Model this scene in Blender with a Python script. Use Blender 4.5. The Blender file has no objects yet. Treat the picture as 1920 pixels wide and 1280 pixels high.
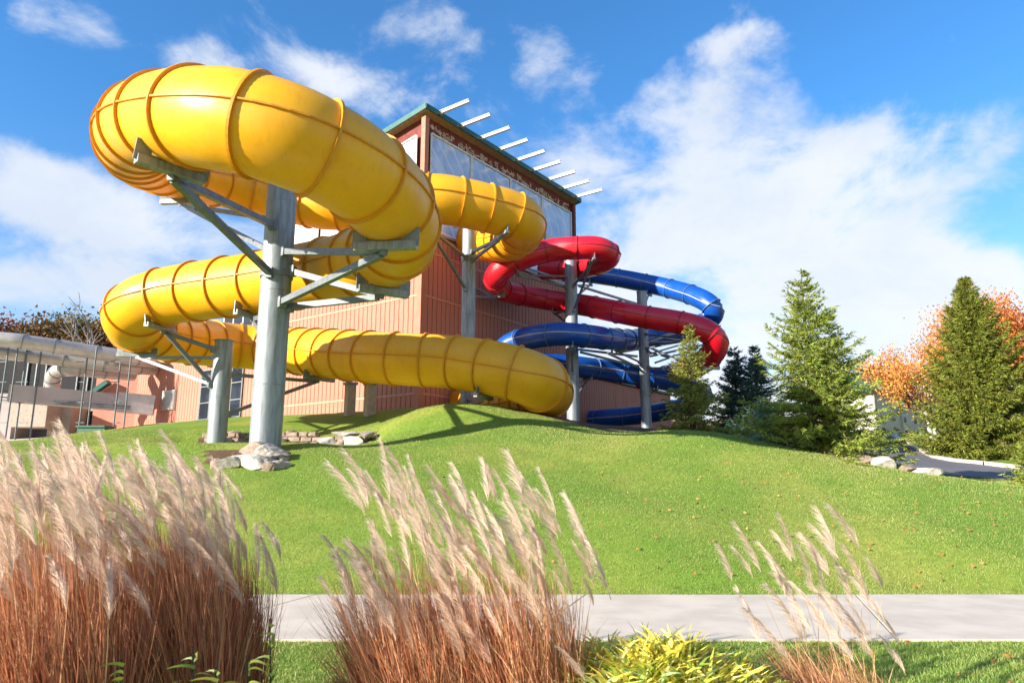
import bpy, math, random
import numpy as np
from mathutils import Vector, Matrix, Euler

random.seed(7)
R = np.random.RandomState(11)
sc = bpy.context.scene
col = sc.collection

# ------------------------------------------------------------------ camera
F = 1300.0; CX, CY = 960.0, 640.0; EYE = 1.6
TH = math.radians(11.1); CT, ST = math.cos(TH), math.sin(TH)
cam_d = bpy.data.cameras.new('camera'); cam = bpy.data.objects.new('camera', cam_d); col.objects.link(cam)
cam.location = (0, 0, EYE); cam.rotation_euler = (math.radians(90) + TH, 0, 0)
cam_d.sensor_width = 36; cam_d.lens = F / 1920 * 36; cam_d.clip_end = 4000; cam_d.clip_start = .05
cam_d.dof.use_dof = True; cam_d.dof.focus_distance = 13; cam_d.dof.aperture_fstop = 4.0
sc.camera = cam

# ------------------------------------------------------------------ light
SUN_H = (-.855, -.518); SUN_EL = math.radians(19)
sun_vec = Vector((SUN_H[0] * math.cos(SUN_EL), SUN_H[1] * math.cos(SUN_EL), math.sin(SUN_EL))).normalized()
sd = bpy.data.lights.new('sun', 'SUN'); sd.energy = 5.0; sd.angle = math.radians(.53); sd.color = (1, .94, .84)
so = bpy.data.objects.new('sun', sd); col.objects.link(so)
so.rotation_euler = (-sun_vec).to_track_quat('-Z', 'Y').to_euler(); so.location = (-40, -20, 40)
sc.view_settings.view_transform = 'Standard'; sc.view_settings.look = 'None'
sc.view_settings.gamma = 1; sc.view_settings.use_curve_mapping = False
sc.view_settings.exposure = 1.3

def ray(px, py):
    u, v = (px - CX) / F, (CY - py) / F
    return np.array([u, CT - v * ST, ST + v * CT])
def PY(px, py, Y):
    d = ray(px, py); return Vector(d * (Y / d[1])) + Vector((0, 0, EYE))
def PD(px, py, dep):
    return Vector(ray(px, py) * dep) + Vector((0, 0, EYE))
def PZ(px, py, z):
    d = ray(px, py); return Vector(d * ((z - EYE) / d[2])) + Vector((0, 0, EYE))
def azel(px, py):
    d = ray(px, py); d = d / np.linalg.norm(d)
    return math.atan2(d[0], d[1]), math.asin(d[2])
def zpy(Y, py):
    v = (CY - py) / F
    return EYE + Y * (v * CT + ST) / (CT - v * ST)

# world ------------------------------------------------------------
w = bpy.data.worlds.new('World'); sc.world = w; w.use_nodes = True
nt = w.node_tree; nt.nodes.clear()
class NB:
    def __init__(s, t): s.t = t
    def n(s, typ, **k):
        o = s.t.nodes.new(typ)
        for a, b in k.items(): setattr(o, a, b)
        return o
    def l(s, a, b): s.t.links.new(a, b)
    def put(s, sock, v):
        if hasattr(v, 'is_linked') or isinstance(v, bpy.types.NodeSocket): s.l(v, sock)
        else: sock.default_value = v
    def m(s, op, a, b=None, c=None, clamp=False):
        o = s.n('ShaderNodeMath', operation=op, use_clamp=clamp)
        s.put(o.inputs[0], a)
        if b is not None: s.put(o.inputs[1], b)
        if c is not None: s.put(o.inputs[2], c)
        return o.outputs[0]
    def mr(s, v, a, b, c=0., d=1., smooth=True):
        o = s.n('ShaderNodeMapRange'); o.interpolation_type = 'SMOOTHSTEP' if smooth else 'LINEAR'
        s.put(o.inputs[0], v)
        for i, x in enumerate((a, b, c, d)): s.put(o.inputs[i + 1], x)
        return o.outputs[0]
    def noise(s, vec, scale, detail=4, rough=.55, dist=0., out=0):
        o = s.n('ShaderNodeTexNoise')
        if vec is not None: s.l(vec, o.inputs['Vector'])
        o.inputs['Scale'].default_value = scale; o.inputs['Detail'].default_value = detail
        o.inputs['Roughness'].default_value = rough; o.inputs['Distortion'].default_value = dist
        return o.outputs[out]
    def mix(s, f, a, b, typ='MIX'):
        o = s.n('ShaderNodeMix', data_type='RGBA', blend_type=typ)
        s.put(o.inputs[0], f); s.put(o.inputs[6], a); s.put(o.inputs[7], b)
        return o.outputs[2]
def c4(c): return (c[0], c[1], c[2], 1.)

W = NB(nt)
tc = W.n('ShaderNodeTexCoord'); gen = tc.outputs['Generated']
sep = W.n('ShaderNodeSeparateXYZ'); W.l(gen, sep.inputs[0])
sky = W.n('ShaderNodeTexSky', sky_type='NISHITA'); sky.sun_disc = False
sky.sun_elevation = SUN_EL; sky.sun_rotation = math.atan2(SUN_H[0], SUN_H[1])
sky.air_density = 1.0; sky.dust_density = .4; sky.ozone_density = 3.0
az = W.m('ARCTAN2', sep.outputs[0], sep.outputs[1]); el = W.m('ARCSINE', sep.outputs[2])
warp = W.n('ShaderNodeCombineXYZ'); W.l(az, warp.inputs[0]); W.l(W.m('MULTIPLY', el, 1.5), warp.inputs[1])
nw = W.noise(warp.outputs[0], 4.2, 8, .62, .3)
nbig = W.noise(warp.outputs[0], 1.3, 3, .5, .2)
nfine = W.noise(warp.outputs[0], 9., 6, .6, .6)
blobs = [  # px, py, half width px, half height px, weight
    (1380, 540, 560, 270, .95), (1200, 290, 240, 90, .38), (1640, 300, 260, 90, .45), (1830, 590, 300, 150, .65),
    (60, 570, 240, 90, .75), (20, 320, 120, 80, .55), (250, 410, 230, 70, .72), (600, 520, 500, 110, .30), (150, 330, 110, 50, .35),
    (730, 170, 170, 60, .50), (590, 140, 80, 50, .45), (130, 40, 130, 60, .55), (370, 105, 85, 45, .55), (830, 70, 90, 70, .35),
    (1380, 80, 120, 40, .50), (1050, 130, 90, 60, .50), (1750, 60, 160, 50, .30), (1240, 190, 200, 70, .35)]
tot = None
for (bx, by, hw, hh, wt) in blobs:
    a0, e0 = azel(bx, by); a1, _ = azel(bx + hw, by); _, e1 = azel(bx, by - hh)
    dx = W.m('DIVIDE', W.m('SUBTRACT', az, a0), abs(a1 - a0)); dy = W.m('DIVIDE', W.m('SUBTRACT', el, e0), abs(e1 - e0))
    d2 = W.m('ADD', W.m('MULTIPLY', dx, dx), W.m('MULTIPLY', dy, dy))
    g = W.m('MULTIPLY', W.m('EXPONENT', W.m('MULTIPLY', W.m('POWER', d2, 1.6), -1.1)), wt)
    tot = g if tot is None else W.m('ADD', tot, g)
tot = W.m('MAXIMUM', W.m('MINIMUM', tot, .95), W.mr(el, .05, .30, 1.15, 0.))
outside = W.mr(W.m('ABSOLUTE', az), .75, 1.1)                     # the same broken cloud all round the horizon
tot = W.m('MAXIMUM', tot, W.m('MULTIPLY', outside, W.mr(el, .9, .1, .2, .62)))
cov = W.m('ADD', tot, W.m('MULTIPLY', W.m('SUBTRACT', nw, .5), 2.6))
cov = W.m('ADD', cov, W.m('MULTIPLY', W.m('SUBTRACT', nfine, .5), .9))
dens = W.mr(cov, .16, .92)
shade = W.mr(W.m('ADD', nbig, W.m('MULTIPLY', W.m('SUBTRACT', nw, .5), .9)), .35, .72)
ccol = W.mix(W.m('MULTIPLY', shade, .62), c4((.92, .95, 1.0)), c4((.62, .72, .88)))
b1 = W.n('ShaderNodeBackground'); b2 = W.n('ShaderNodeBackground')
skc = W.mix(1., sky.outputs[0], W.mix(W.mr(el, .1, .5), c4((.84, .93, 1.0)), c4((.46, .92, 1.22))), 'MULTIPLY')
W.l(skc, b1.inputs[0]); b1.inputs[1].default_value = .098
W.l(ccol, b2.inputs[0]); b2.inputs[1].default_value = .43
ms = W.n('ShaderNodeMixShader'); W.l(W.m('MULTIPLY', dens, .93), ms.inputs[0]); W.l(b1.outputs[0], ms.inputs[1]); W.l(b2.outputs[0], ms.inputs[2])
ow = W.n('ShaderNodeOutputWorld'); W.l(ms.outputs[0], ow.inputs[0])

# ------------------------------------------------------------------ materials
MATS = {}
def mat(name, color, rough=.6, metal=0., var=.12, scale=6., bump=0., bscale=40., color2=None, attr=None, coat=0., spec=.5, transl=0., streak=False, trans_col=None, grime=0.):
    if name in MATS: return MATS[name]
    m = bpy.data.materials.new(name); m.use_nodes = True
    t = m.node_tree; t.nodes.clear(); N = NB(t)
    out = N.n('ShaderNodeOutputMaterial'); p = N.n('ShaderNodeBsdfPrincipled')
    tco = N.n('ShaderNodeTexCoord'); vec = tco.outputs['Object']
    if streak:
        mp = N.n('ShaderNodeMapping'); mp.inputs['Scale'].default_value = (1, 1, .12); N.l(vec, mp.inputs[0]); vs = mp.outputs[0]
    else: vs = vec
    ns = N.noise(vs, scale, 5, .6)
    c2 = color2 if color2 else tuple(x * (1 - var * 2) for x in color)
    base = N.mix(N.mr(ns, .35, .68), c4(color), c4(c2))
    if grime:
        mg = N.n('ShaderNodeMapping'); mg.inputs['Scale'].default_value = (5, 5, .5); N.l(vec, mg.inputs[0])
        gf = N.m('MULTIPLY', N.mr(N.noise(mg.outputs[0], 2.2, 6, .65), .48, .72), grime)
        base = N.mix(gf, base, c4((color[0] * .55, color[1] * .42, color[2] * .5 + .01)))
        fd = N.m('MULTIPLY', N.mr(N.noise(vec, .9, 5, .6), .45, .75), grime * .8)
        base = N.mix(fd, base, c4((min(1, color[0] * 1.02), min(1, color[1] * 1.15 + .03), color[2] + .10)))
    if attr:
        at = N.n('ShaderNodeAttribute'); at.attribute_name = attr
        base = N.mix(1., base, at.outputs['Color'], 'MULTIPLY')
    N.l(base, p.inputs['Base Color'])
    p.inputs['Metallic'].default_value = metal
    rn = N.noise(vec, scale * 2.3, 3)
    N.l(N.mr(rn, .3, .7, max(0.03, rough - .07), min(1, rough + .07)), p.inputs['Roughness'])
    p.inputs['Specular IOR Level'].default_value = spec
    if coat: p.inputs['Coat Weight'].default_value = coat; p.inputs['Coat Roughness'].default_value = .12
    if bump:
        b = N.n('ShaderNodeBump'); b.inputs['Strength'].default_value = bump; b.inputs['Distance'].default_value = .02
        N.l(N.noise(vec, bscale, 4, .6), b.inputs['Height']); N.l(b.outputs[0], p.inputs['Normal'])
    sh = p.outputs[0]
    if transl:
        tr = N.n('ShaderNodeBsdfTranslucent')
        if trans_col: tr.inputs[0].default_value = c4(trans_col)
        else: N.l(base, tr.inputs[0])
        mx = N.n('ShaderNodeMixShader'); mx.inputs[0].default_value = transl
        N.l(p.outputs[0], mx.inputs[1]); N.l(tr.outputs[0], mx.inputs[2]); sh = mx.outputs[0]
    N.l(sh, out.inputs[0]); MATS[name] = m
    return m

M_YEL = mat('yellow_gelcoat', (.90, .435, .012), .44, var=.03, scale=.8, coat=.08, spec=.4, color2=(.82, .38, .008), bump=.05, bscale=3, transl=.08, grime=.2)
M_YFL = mat('yellow_flange', (.74, .31, .010), .5, var=.06, transl=.15)
M_RED = mat('red_gelcoat', (.62, .006, .018), .40, grime=.15, var=.06, scale=1.2, coat=.3)
M_RFL = mat('red_flange', (.40, .012, .02), .5)
M_BLU = mat('blue_gelcoat', (.003, .070, .36), .38, grime=.15, var=.08, scale=1.2, coat=.3)
M_BFL = mat('blue_flange', (.09, .16, .30), .5)
M_SEAMW = mat('pale_sealant', (.50, .50, .50), .6)
M_GALV = mat('galvanised_steel', (.30, .325, .33), .50, metal=.3, var=.12, scale=11., color2=(.18, .205, .215), bump=.1, bscale=30, streak=True)
M_GALD = mat('galvanised_dark', (.24, .26, .26), .5, metal=.4, var=.12, scale=4)
M_ARM = mat('brace_steel', (.20, .215, .22), .5, metal=.45, var=.12, scale=5)
M_POLE = mat('frame_steel', (.13, .155, .155), .55, metal=.3)
M_SILV = mat('duct_aluminium', (.50, .45, .42), .42, metal=.3, var=.08, scale=3)
M_PINK = mat('siding_paint', (.44, .172, .108), .75, var=.07, scale=1.4, color2=(.37, .140, .086), bump=.15, bscale=60, streak=True)
M_PINKD = mat('siding_backing', (.22, .085, .05), .85)
M_TRIM = mat('trim_paint', (.52, .25, .16), .7)
M_FASC = mat('red_fascia', (.20, .035, .025), .8, var=.2, scale=3)
M_PATCH = mat('glue_patch', (.66, .48, .36), .9, var=.2)
M_GREEN = mat('green_roof_metal', (.006, .085, .065), .4, metal=.2)
M_SOFF = mat('soffit', (.40, .27, .16), .8)
M_BEAM = mat('pale_beam', (.58, .57, .54), .6, var=.08)
M_CONC = mat('concrete', (.61, .52, .425), .85, var=.05, scale=1.5, color2=(.51, .43, .35), bump=.15, bscale=70)
M_CONCP = mat('concrete_post', (.48, .38, .30), .85, var=.1)
M_ASPH = mat('asphalt', (.14, .13, .135), .85, var=.15, scale=.8, color2=(.12, .11, .12), bump=.25, bscale=60)
M_ROCK = mat('pale_rock', (.52, .48, .42), .9, var=.15, scale=3.5, color2=(.30, .26, .22), bump=.9, bscale=9)
M_ROCKD = mat('brown_rock', (.34, .25, .19), .9, var=.2, scale=4, bump=.8, bscale=10)
M_STONE = mat('wall_stone', (.36, .27, .20), .9, var=.2, scale=5, bump=.6, bscale=15)
M_BARK = mat('bark', (.10, .07, .05), .95, var=.3, scale=8, bump=.5, bscale=20)
M_BIRCH = mat('birch_bark', (.62, .58, .52), .8, var=.25, scale=9)
M_TAN = mat('tan_wall', (.40, .32, .25), .8, var=.08, scale=1)
M_GREYW = mat('grey_render', (.36, .30, .28), .8, var=.06, scale=1)
M_CREAM = mat('cream_stucco', (.46, .41, .36), .8, var=.05, scale=1)
M_DGLASS = mat('dark_glass', (.015, .02, .03), .08, var=.1, spec=.8)
M_DARK = mat('dark_interior', (.02, .018, .018), .9)
M_WHITE = mat('white_paint', (.75, .75, .74), .6)
M_MULCH = mat('mulch', (.11, .07, .045), .95, var=.3, scale=9, bump=.8, bscale=30)
M_LOUV = mat('louvre_metal', (.55, .52, .46), .6)
M_BOX = mat('tan_box', (.36, .29, .22), .7)
M_BIN = mat('bin_green', (.02, .10, .05), .6)
M_LEAF = mat('spruce_leaf', (.30, .35, .055), .65, attr='tint', transl=.35, scale=2, var=.1)
M_BLEAF = mat('pine_leaf', (.075, .135, .100), .6, attr='tint', transl=.15)
M_BSPR = mat('blue_spruce_leaf', (.20, .33, .27), .6, attr='tint', transl=.15)
M_OLEAF = mat('autumn_leaf', (.74, .34, .09), .6, attr='tint', transl=.4)
M_HLEAF = mat('hill_leaf', (.14, .09, .04), .8, attr='tint', transl=.2)
M_GRASS = mat('lawn_blade', (.235, .330, .060), .6, attr='tint', transl=.35, var=.02)
M_STALK = mat('dry_stalk', (.52, .20, .090), .6, attr='tint', transl=.3, var=.04)
M_PLUME = mat('feather_plume', (.86, .69, .55), .8, attr='tint', transl=.4, var=.05)
M_VARL = mat('variegated_leaf', (.78, .66, .09), .5, attr='tint', transl=.3, var=.04)
M_BAMB = mat('broad_leaf', (.15, .19, .025), .5, attr='tint', transl=.3)
M_LITTER = mat('fallen_leaf', (.42, .17, .05), .8, attr='tint')

def glass_mat():
    m = bpy.data.materials.new('painted_sky_glass'); m.use_nodes = True; t = m.node_tree; t.nodes.clear(); N = NB(t)
    out = N.n('ShaderNodeOutputMaterial'); p = N.n('ShaderNodeBsdfPrincipled')
    vec = N.n('ShaderNodeTexCoord').outputs['Object']
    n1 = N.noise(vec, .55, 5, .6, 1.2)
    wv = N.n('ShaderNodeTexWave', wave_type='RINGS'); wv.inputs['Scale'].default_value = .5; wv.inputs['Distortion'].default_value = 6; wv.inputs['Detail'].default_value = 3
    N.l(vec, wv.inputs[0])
    c = N.mix(N.mr(n1, .35, .7), c4((.24, .33, .56)), c4((.46, .54, .72)))  # reflected sky and pale haze are painted into the glass colour
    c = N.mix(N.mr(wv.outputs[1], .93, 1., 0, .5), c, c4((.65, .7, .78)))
    N.l(c, p.inputs['Base Color']); p.inputs['Roughness'].default_value = .16; p.inputs['Specular IOR Level'].default_value = .9
    p.inputs['Coat Weight'].default_value = .5
    b = N.n('ShaderNodeBump'); b.inputs['Strength'].default_value = .25; b.inputs['Distance'].default_value = .2
    N.l(N.noise(vec, 1.2, 3), b.inputs['Height']); N.l(b.outputs[0], p.inputs['Normal'])
    N.l(p.outputs[0], out.inputs[0]); return m
M_GLASS = glass_mat()
def ground_mat():
    m = bpy.data.materials.new('lawn_and_soil'); m.use_nodes = True; t = m.node_tree; t.nodes.clear(); N = NB(t)
    out = N.n('ShaderNodeOutputMaterial'); p = N.n('ShaderNodeBsdfPrincipled'); vec = N.n('ShaderNodeTexCoord').outputs['Object']
    a = N.noise(vec, .28, 5, .6); b = N.noise(vec, 9, 5, .7); c = N.noise(vec, 55, 3, .7)
    g = N.mix(N.mr(a, .42, .64), c4((.155, .265, .026)), c4((.30, .33, .055)))
    g = N.mix(N.mr(b, .3, .75, 0, .55), g, c4((.075, .140, .012)))
    g = N.mix(N.mr(c, .45, .8, 0, .35), g, c4((.26, .26, .07)))
    s = N.mix(N.mr(N.noise(vec, 14, 5, .7), .35, .7), c4((.16, .10, .06)), c4((.06, .035, .02)))
    at = N.n('ShaderNodeAttribute'); at.attribute_name = 'soil'
    edge = N.m('ADD', at.outputs['Fac'], N.m('MULTIPLY', N.m('SUBTRACT', b, .5), .5))
    N.l(N.mix(N.mr(edge, .4, .6), g, s), p.inputs['Base Color']); p.inputs['Roughness'].default_value = .85
    p.inputs['Specular IOR Level'].default_value = .2
    bp = N.n('ShaderNodeBump'); bp.inputs['Strength'].default_value = .7; bp.inputs['Distance'].default_value = .03
    N.l(N.m('ADD', b, c), bp.inputs['Height']); N.l(bp.outputs[0], p.inputs['Normal'])
    N.l(p.outputs[0], out.inputs[0]); return m
M_GROUND = ground_mat()

# ------------------------------------------------------------------ mesh helpers
def wloc(o):
    v = Vector((0, 0, 0))
    while o is not None: v = v + o.location; o = o.parent
    return v
def link(o, parent=None, world=Vector((0, 0, 0))):
    col.objects.link(o)
    if parent is not None:
        pl = wloc(parent); o.parent = parent; o.location = Vector(world) - pl
    else: o.location = world
    return o
def tag(o, label=None, cat=None, group=None, kind=None):
    for k, v in (('label', label), ('category', cat), ('group', group), ('kind', kind)):
        if v: o[k] = v
    return o
def thing(name, loc, label, cat, group=None):
    o = bpy.data.objects.new(name, None); o.empty_display_size = .2
    link(o, None, loc); return tag(o, label, cat, group)
def basis(d, up=Vector((0, 0, 1))):
    d = Vector(d).normalized()
    if abs(d.dot(up)) > .98: up = Vector((0, 1, 0))
    s = d.cross(up).normalized(); u = s.cross(d).normalized()
    return s, u, d
class MB:
    def __init__(s): s.v = []; s.f = []; s.sm = []
    def add(s, vs, fs, smooth=False):
        o = len(s.v); s.v += [tuple(x) for x in vs]; s.f += [tuple(i + o for i in f) for f in fs]; s.sm += [smooth] * len(fs); return s
    def boxax(s, c, X, Y, Z):   # half axes vectors
        c = Vector(c); X = Vector(X); Y = Vector(Y); Z = Vector(Z)
        vs = [c + X * a + Y * b + Z * d for d in (-1, 1) for b in (-1, 1) for a in (-1, 1)]
        return s.add(vs, [(0, 2, 3, 1), (4, 5, 7, 6), (0, 1, 5, 4), (2, 6, 7, 3), (0, 4, 6, 2), (1, 3, 7, 5)])
    def box(s, c, sx, sy, sz): return s.boxax(c, (sx / 2, 0, 0), (0, sy / 2, 0), (0, 0, sz / 2))
    def beam(s, a, b, wd, ht):
        a = Vector(a); b = Vector(b); S, U, D = basis(b - a)
        return s.boxax((a + b) / 2, S * wd / 2, U * ht / 2, (b - a) / 2)
    def ibeam(s, a, b, wd, ht, t=.02):
        a = Vector(a); b = Vector(b); S, U, D = basis(b - a)
        s.beam(a + U * (ht / 2 - t / 2), b + U * (ht / 2 - t / 2), wd, t); s.beam(a - U * (ht / 2 - t / 2), b - U * (ht / 2 - t / 2), wd, t)
        return s.beam(a, b, t, ht - 2 * t)
    def cyl(s, a, b, r0, r1=None, n=12, caps=True):
        r1 = r0 if r1 is None else r1
        a = Vector(a); b = Vector(b); S, U, D = basis(b - a)
        vs = []
        for c, r in ((a, r0), (b, r1)):
            for i in range(n):
                t = 2 * math.pi * i / n; vs.append(c + S * math.cos(t) * r + U * math.sin(t) * r)
        s.add(vs, [(i, (i + 1) % n, n + (i + 1) % n, n + i) for i in range(n)], True)
        if caps: s.add(vs, [tuple(range(n))[::-1], tuple(range(n, 2 * n))])
        return s
    def sweep(s, pts, r, n=12, caps=True):
        rr = r if hasattr(r, '__len__') else [r] * len(pts)
        pts = [Vector(p) for p in pts]; vs = []; pu = None
        for i, p in enumerate(pts):
            d = (pts[min(i + 1, len(pts) - 1)] - pts[max(i - 1, 0)])
            S, U, D = basis(d, pu if pu is not None else Vector((0, 0, 1))); pu = U
            for k in range(n):
                t = 2 * math.pi * k / n; vs.append(p + S * math.cos(t) * rr[i] + U * math.sin(t) * rr[i])
        fs = [(i * n + k, i * n + (k + 1) % n, (i + 1) * n + (k + 1) % n, (i + 1) * n + k) for i in range(len(pts) - 1) for k in range(n)]
        s.add(vs, fs, True)
        if caps: s.add(vs[:n], [tuple(range(n))[::-1]]); s.add(vs[-n:], [tuple(range(n))])
        return s
    def mesh(s, name, m):
        me = bpy.data.meshes.new(name); me.from_pydata(s.v, [], s.f)
        me.polygons.foreach_set('use_smooth', s.sm); me.materials.append(m); me.update(); return me
    def build(s, name, m, parent=None, world=(0, 0, 0)):
        o = bpy.data.objects.new(name, s.mesh(name, m)); return link(o, parent, Vector(world))
def npmesh(name, V, Fc, m, tint=None, smooth=False):
    """V (n,3), Fc (k,3|4); tint (n,3)"""
    me = bpy.data.meshes.new(name); n = len(V); k = Fc.shape[1]; q = len(Fc)
    me.vertices.add(n); me.vertices.foreach_set('co', V.astype(np.float32).ravel())
    me.loops.add(q * k); me.loops.foreach_set('vertex_index', Fc.astype(np.int32).ravel())
    me.polygons.add(q); me.polygons.foreach_set('loop_start', np.arange(0, q * k, k, dtype=np.int32))
    me.polygons.foreach_set('loop_total', np.full(q, k, dtype=np.int32))
    if smooth: me.polygons.foreach_set('use_smooth', np.ones(q, bool))
    me.update(calc_edges=True)
    if tint is not None:
        a = me.color_attributes.new('tint', 'FLOAT_COLOR', 'POINT')
        a.data.foreach_set('color', np.concatenate([tint, np.ones((n, 1))], 1).astype(np.float32).ravel())
    me.materials.append(m); return me
def inst(name, me, parent=None, world=(0, 0, 0)):
    return link(bpy.data.objects.new(name, me), parent, Vector(world))
def unit(a): return a / np.maximum(np.linalg.norm(a, axis=1, keepdims=True), 1e-9)
def ribbons(base, direc, length, width, bend, segs=3, rng=R, tint=None, side=None):
    """curved tapering strips: base (n,3), direc (n,3), length (n,), width(n,), bend (n,3) total displacement at tip ~ t^2"""
    n = len(base); d = unit(direc)
    if side is None: side = unit(np.cross(d, rng.normal(size=(n, 3))))
    ts = np.linspace(0, 1, segs + 1); V = np.zeros((n, 2 * segs + 1, 3))
    for i, t in enumerate(ts):
        c = base + d * (length * t)[:, None] + bend * (t ** 2)
        if i < segs:
            wv = side * (width * (1 - .65 * t) / 2)[:, None]; V[:, 2 * i] = c - wv; V[:, 2 * i + 1] = c + wv
        else: V[:, 2 * segs] = c
    f = []
    for i in range(segs - 1): f += [(2 * i, 2 * i + 1, 2 * i + 3), (2 * i, 2 * i + 3, 2 * i + 2)]
    f.append((2 * segs - 2, 2 * segs - 1, 2 * segs))
    Fc = (np.array(f)[None] + (np.arange(n) * (2 * segs + 1))[:, None, None]).reshape(-1, 3)
    T = None if tint is None else np.repeat(tint, 2 * segs + 1, axis=0)
    return V.reshape(-1, 3), Fc, T
def merge(parts):
    V = []; Fs = []; T = []; o = 0
    for v, f, t in parts: V.append(v); Fs.append(f + o); T.append(t); o += len(v)
    return np.concatenate(V), np.concatenate(Fs), np.concatenate(T)
def tints(n, lo, hi, rng=R, hue=.12):
    b = rng.uniform(lo, hi, (n, 1)); return b * (1 + rng.uniform(-hue, hue, (n, 3)))

# ------------------------------------------------------------------ terrain
ctrl = []
for X in (-14, -9, -4, 1, 6, 11, 16):
    for Y in (3, 6.5, 8.5, 10.1): ctrl.append((X, Y, 0.))
def cp(px, py, Y): v = PY(px, py, Y); ctrl.append((v.x, v.y, v.z))
for a in [(0, 832, 20), (-300, 850, 17), (150, 812, 24), (300, 797, 28), (200, 880, 16), (0, 900, 14.5), (-200, 870, 22),
          (380, 850, 17), (497, 840, 17.5), (560, 840, 17.5), (405, 839, 22.8), (497, 838, 20.5), (470, 878, 15.8), (600, 838, 19.5), (640, 838, 21), (690, 836, 22),
          (405, 814, 24.3), (500, 814, 24.3), (600, 815, 24.3), (405, 793, 38), (530, 781, 36), (640, 779, 33.5), (700, 771, 29), (720, 806, 22.5), (770, 764, 27), (730, 785, 25),
          (300, 797, 36),
          (870, 757, 23), (800, 765, 23.5), (930, 762, 23), (1000, 777, 22.5), (1060, 793, 22), (1120, 809, 21.5), (1180, 812, 21),
          (1240, 808, 20.5), (1300, 808, 20), (1400, 820, 19.5), (1500, 843, 19), (1600, 862, 18), (1700, 885, 16.5), (1800, 900, 15.5), (1920, 913, 15), (2200, 925, 15),
          (850, 1000, 11.9), (1200, 1000, 11.8), (1500, 1000, 12), (1800, 1020, 11.4), (600, 960, 13), (870, 880, 16), (1200, 900, 15.3), (1600, 950, 13.4)]: cp(*a)
for a in [(1400, 834, 23), (1400, 832, 27), (1500, 857, 21.5), (1500, 850, 27), (1600, 876, 20.5), (1600, 864, 26), (1700, 897, 19), (1700, 879, 24), (1700, 860, 30), (1800, 910, 18), (1800, 896, 22), (1800, 879, 27),
          (1900, 920, 17.2), (1900, 886, 25), (2000, 922, 17.5)]: cp(*a)
for X, Y, z in [(-4, 30, 4.25), (0, 36, 4.2), (1, 28, 3.6), (4, 34, 3.5), (-1.2, 27.5, 3.9), (3, 31, 3.3), (6.5, 33, 3.2), (8, 38, 3.4), (8, 27, 3.2), (11, 29, 2.85), (12, 36, 3.3),
                (-30, 40, 3.6), (-20, 45, 4.6), (-10, 48, 5), (-24, 32, 3.0), (0, 60, 5), (-40, 70, 6), (-12, 34, 4.55)]: ctrl.append((X, Y, z))
for a in [(1900, 903, 20), (1900, 874, 29), (1790, 860, 34), (1700, 829, 42), (1680, 815, 60), (1650, 853, 29), (2100, 880, 27), (1840, 856, 34), (1760, 838, 42), (1920, 860, 38)]: cp(*a)
ctrl = np.array(ctrl)
def tps_fit(P, lam):
    n = len(P); D = np.linalg.norm(P[:, None, :2] - P[None, :, :2], axis=2)
    K = np.where(D > 0, D ** 2 * np.log(D + 1e-9), 0) + lam * np.eye(n)
    Q = np.hstack([np.ones((n, 1)), P[:, :2]]); A = np.block([[K, Q], [Q.T, np.zeros((3, 3))]])
    return np.linalg.solve(A, np.concatenate([P[:, 2], np.zeros(3)]))
tw = tps_fit(ctrl, .008)
def tps(x, y):
    x = np.asarray(x, float); y = np.asarray(y, float); sh = x.shape; x = x.ravel(); y = y.ravel(); o = np.zeros(len(x))
    for s in range(0, len(x), 20000):
        D = np.sqrt((x[s:s + 20000, None] - ctrl[None, :, 0]) ** 2 + (y[s:s + 20000, None] - ctrl[None, :, 1]) ** 2)
        K = np.where(D > 0, D ** 2 * np.log(D + 1e-9), 0); o[s:s + 20000] = K @ tw[:-3]
    o += tw[-3] + tw[-2] * x + tw[-1] * y
    return o.reshape(sh)
def sstep(a, b, v): t = np.clip((v - a) / (b - a), 0, 1); return t * t * (3 - 2 * t)
def grow(a, b, lim, k=1.18, s0=.5):
    o = []; x = b; s = s0
    while x < lim: x += s; s *= k; o.append(x)
    return o
xs = np.array(sorted([-v for v in grow(0, 24, 900)] + list(np.arange(-24, 26.01, .25)) + grow(0, 26, 900)))
ys = np.array(sorted([2 - v for v in grow(0, 0, 60, 1.3, 1)] + list(np.arange(2, 46.01, .25)) + grow(0, 46, 1500)))
GX, GY = np.meshgrid(xs, ys)
H = tps(np.clip(GX, -34, 30), np.clip(GY, 3, 62))
far = np.maximum(np.maximum(sstep(30, 70, GX), sstep(34, 90, -GX)), np.maximum(sstep(62, 110, GY), sstep(3, -6, GY)))
base_far = np.where(GY > 3, 4.8 * sstep(6, 60, GY), 0)
H = H * (1 - far) + base_far * far
flat = sstep(10.6, 9.9, GY) * sstep(34, 20, np.abs(GX))
H = H * (1 - flat)
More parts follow.
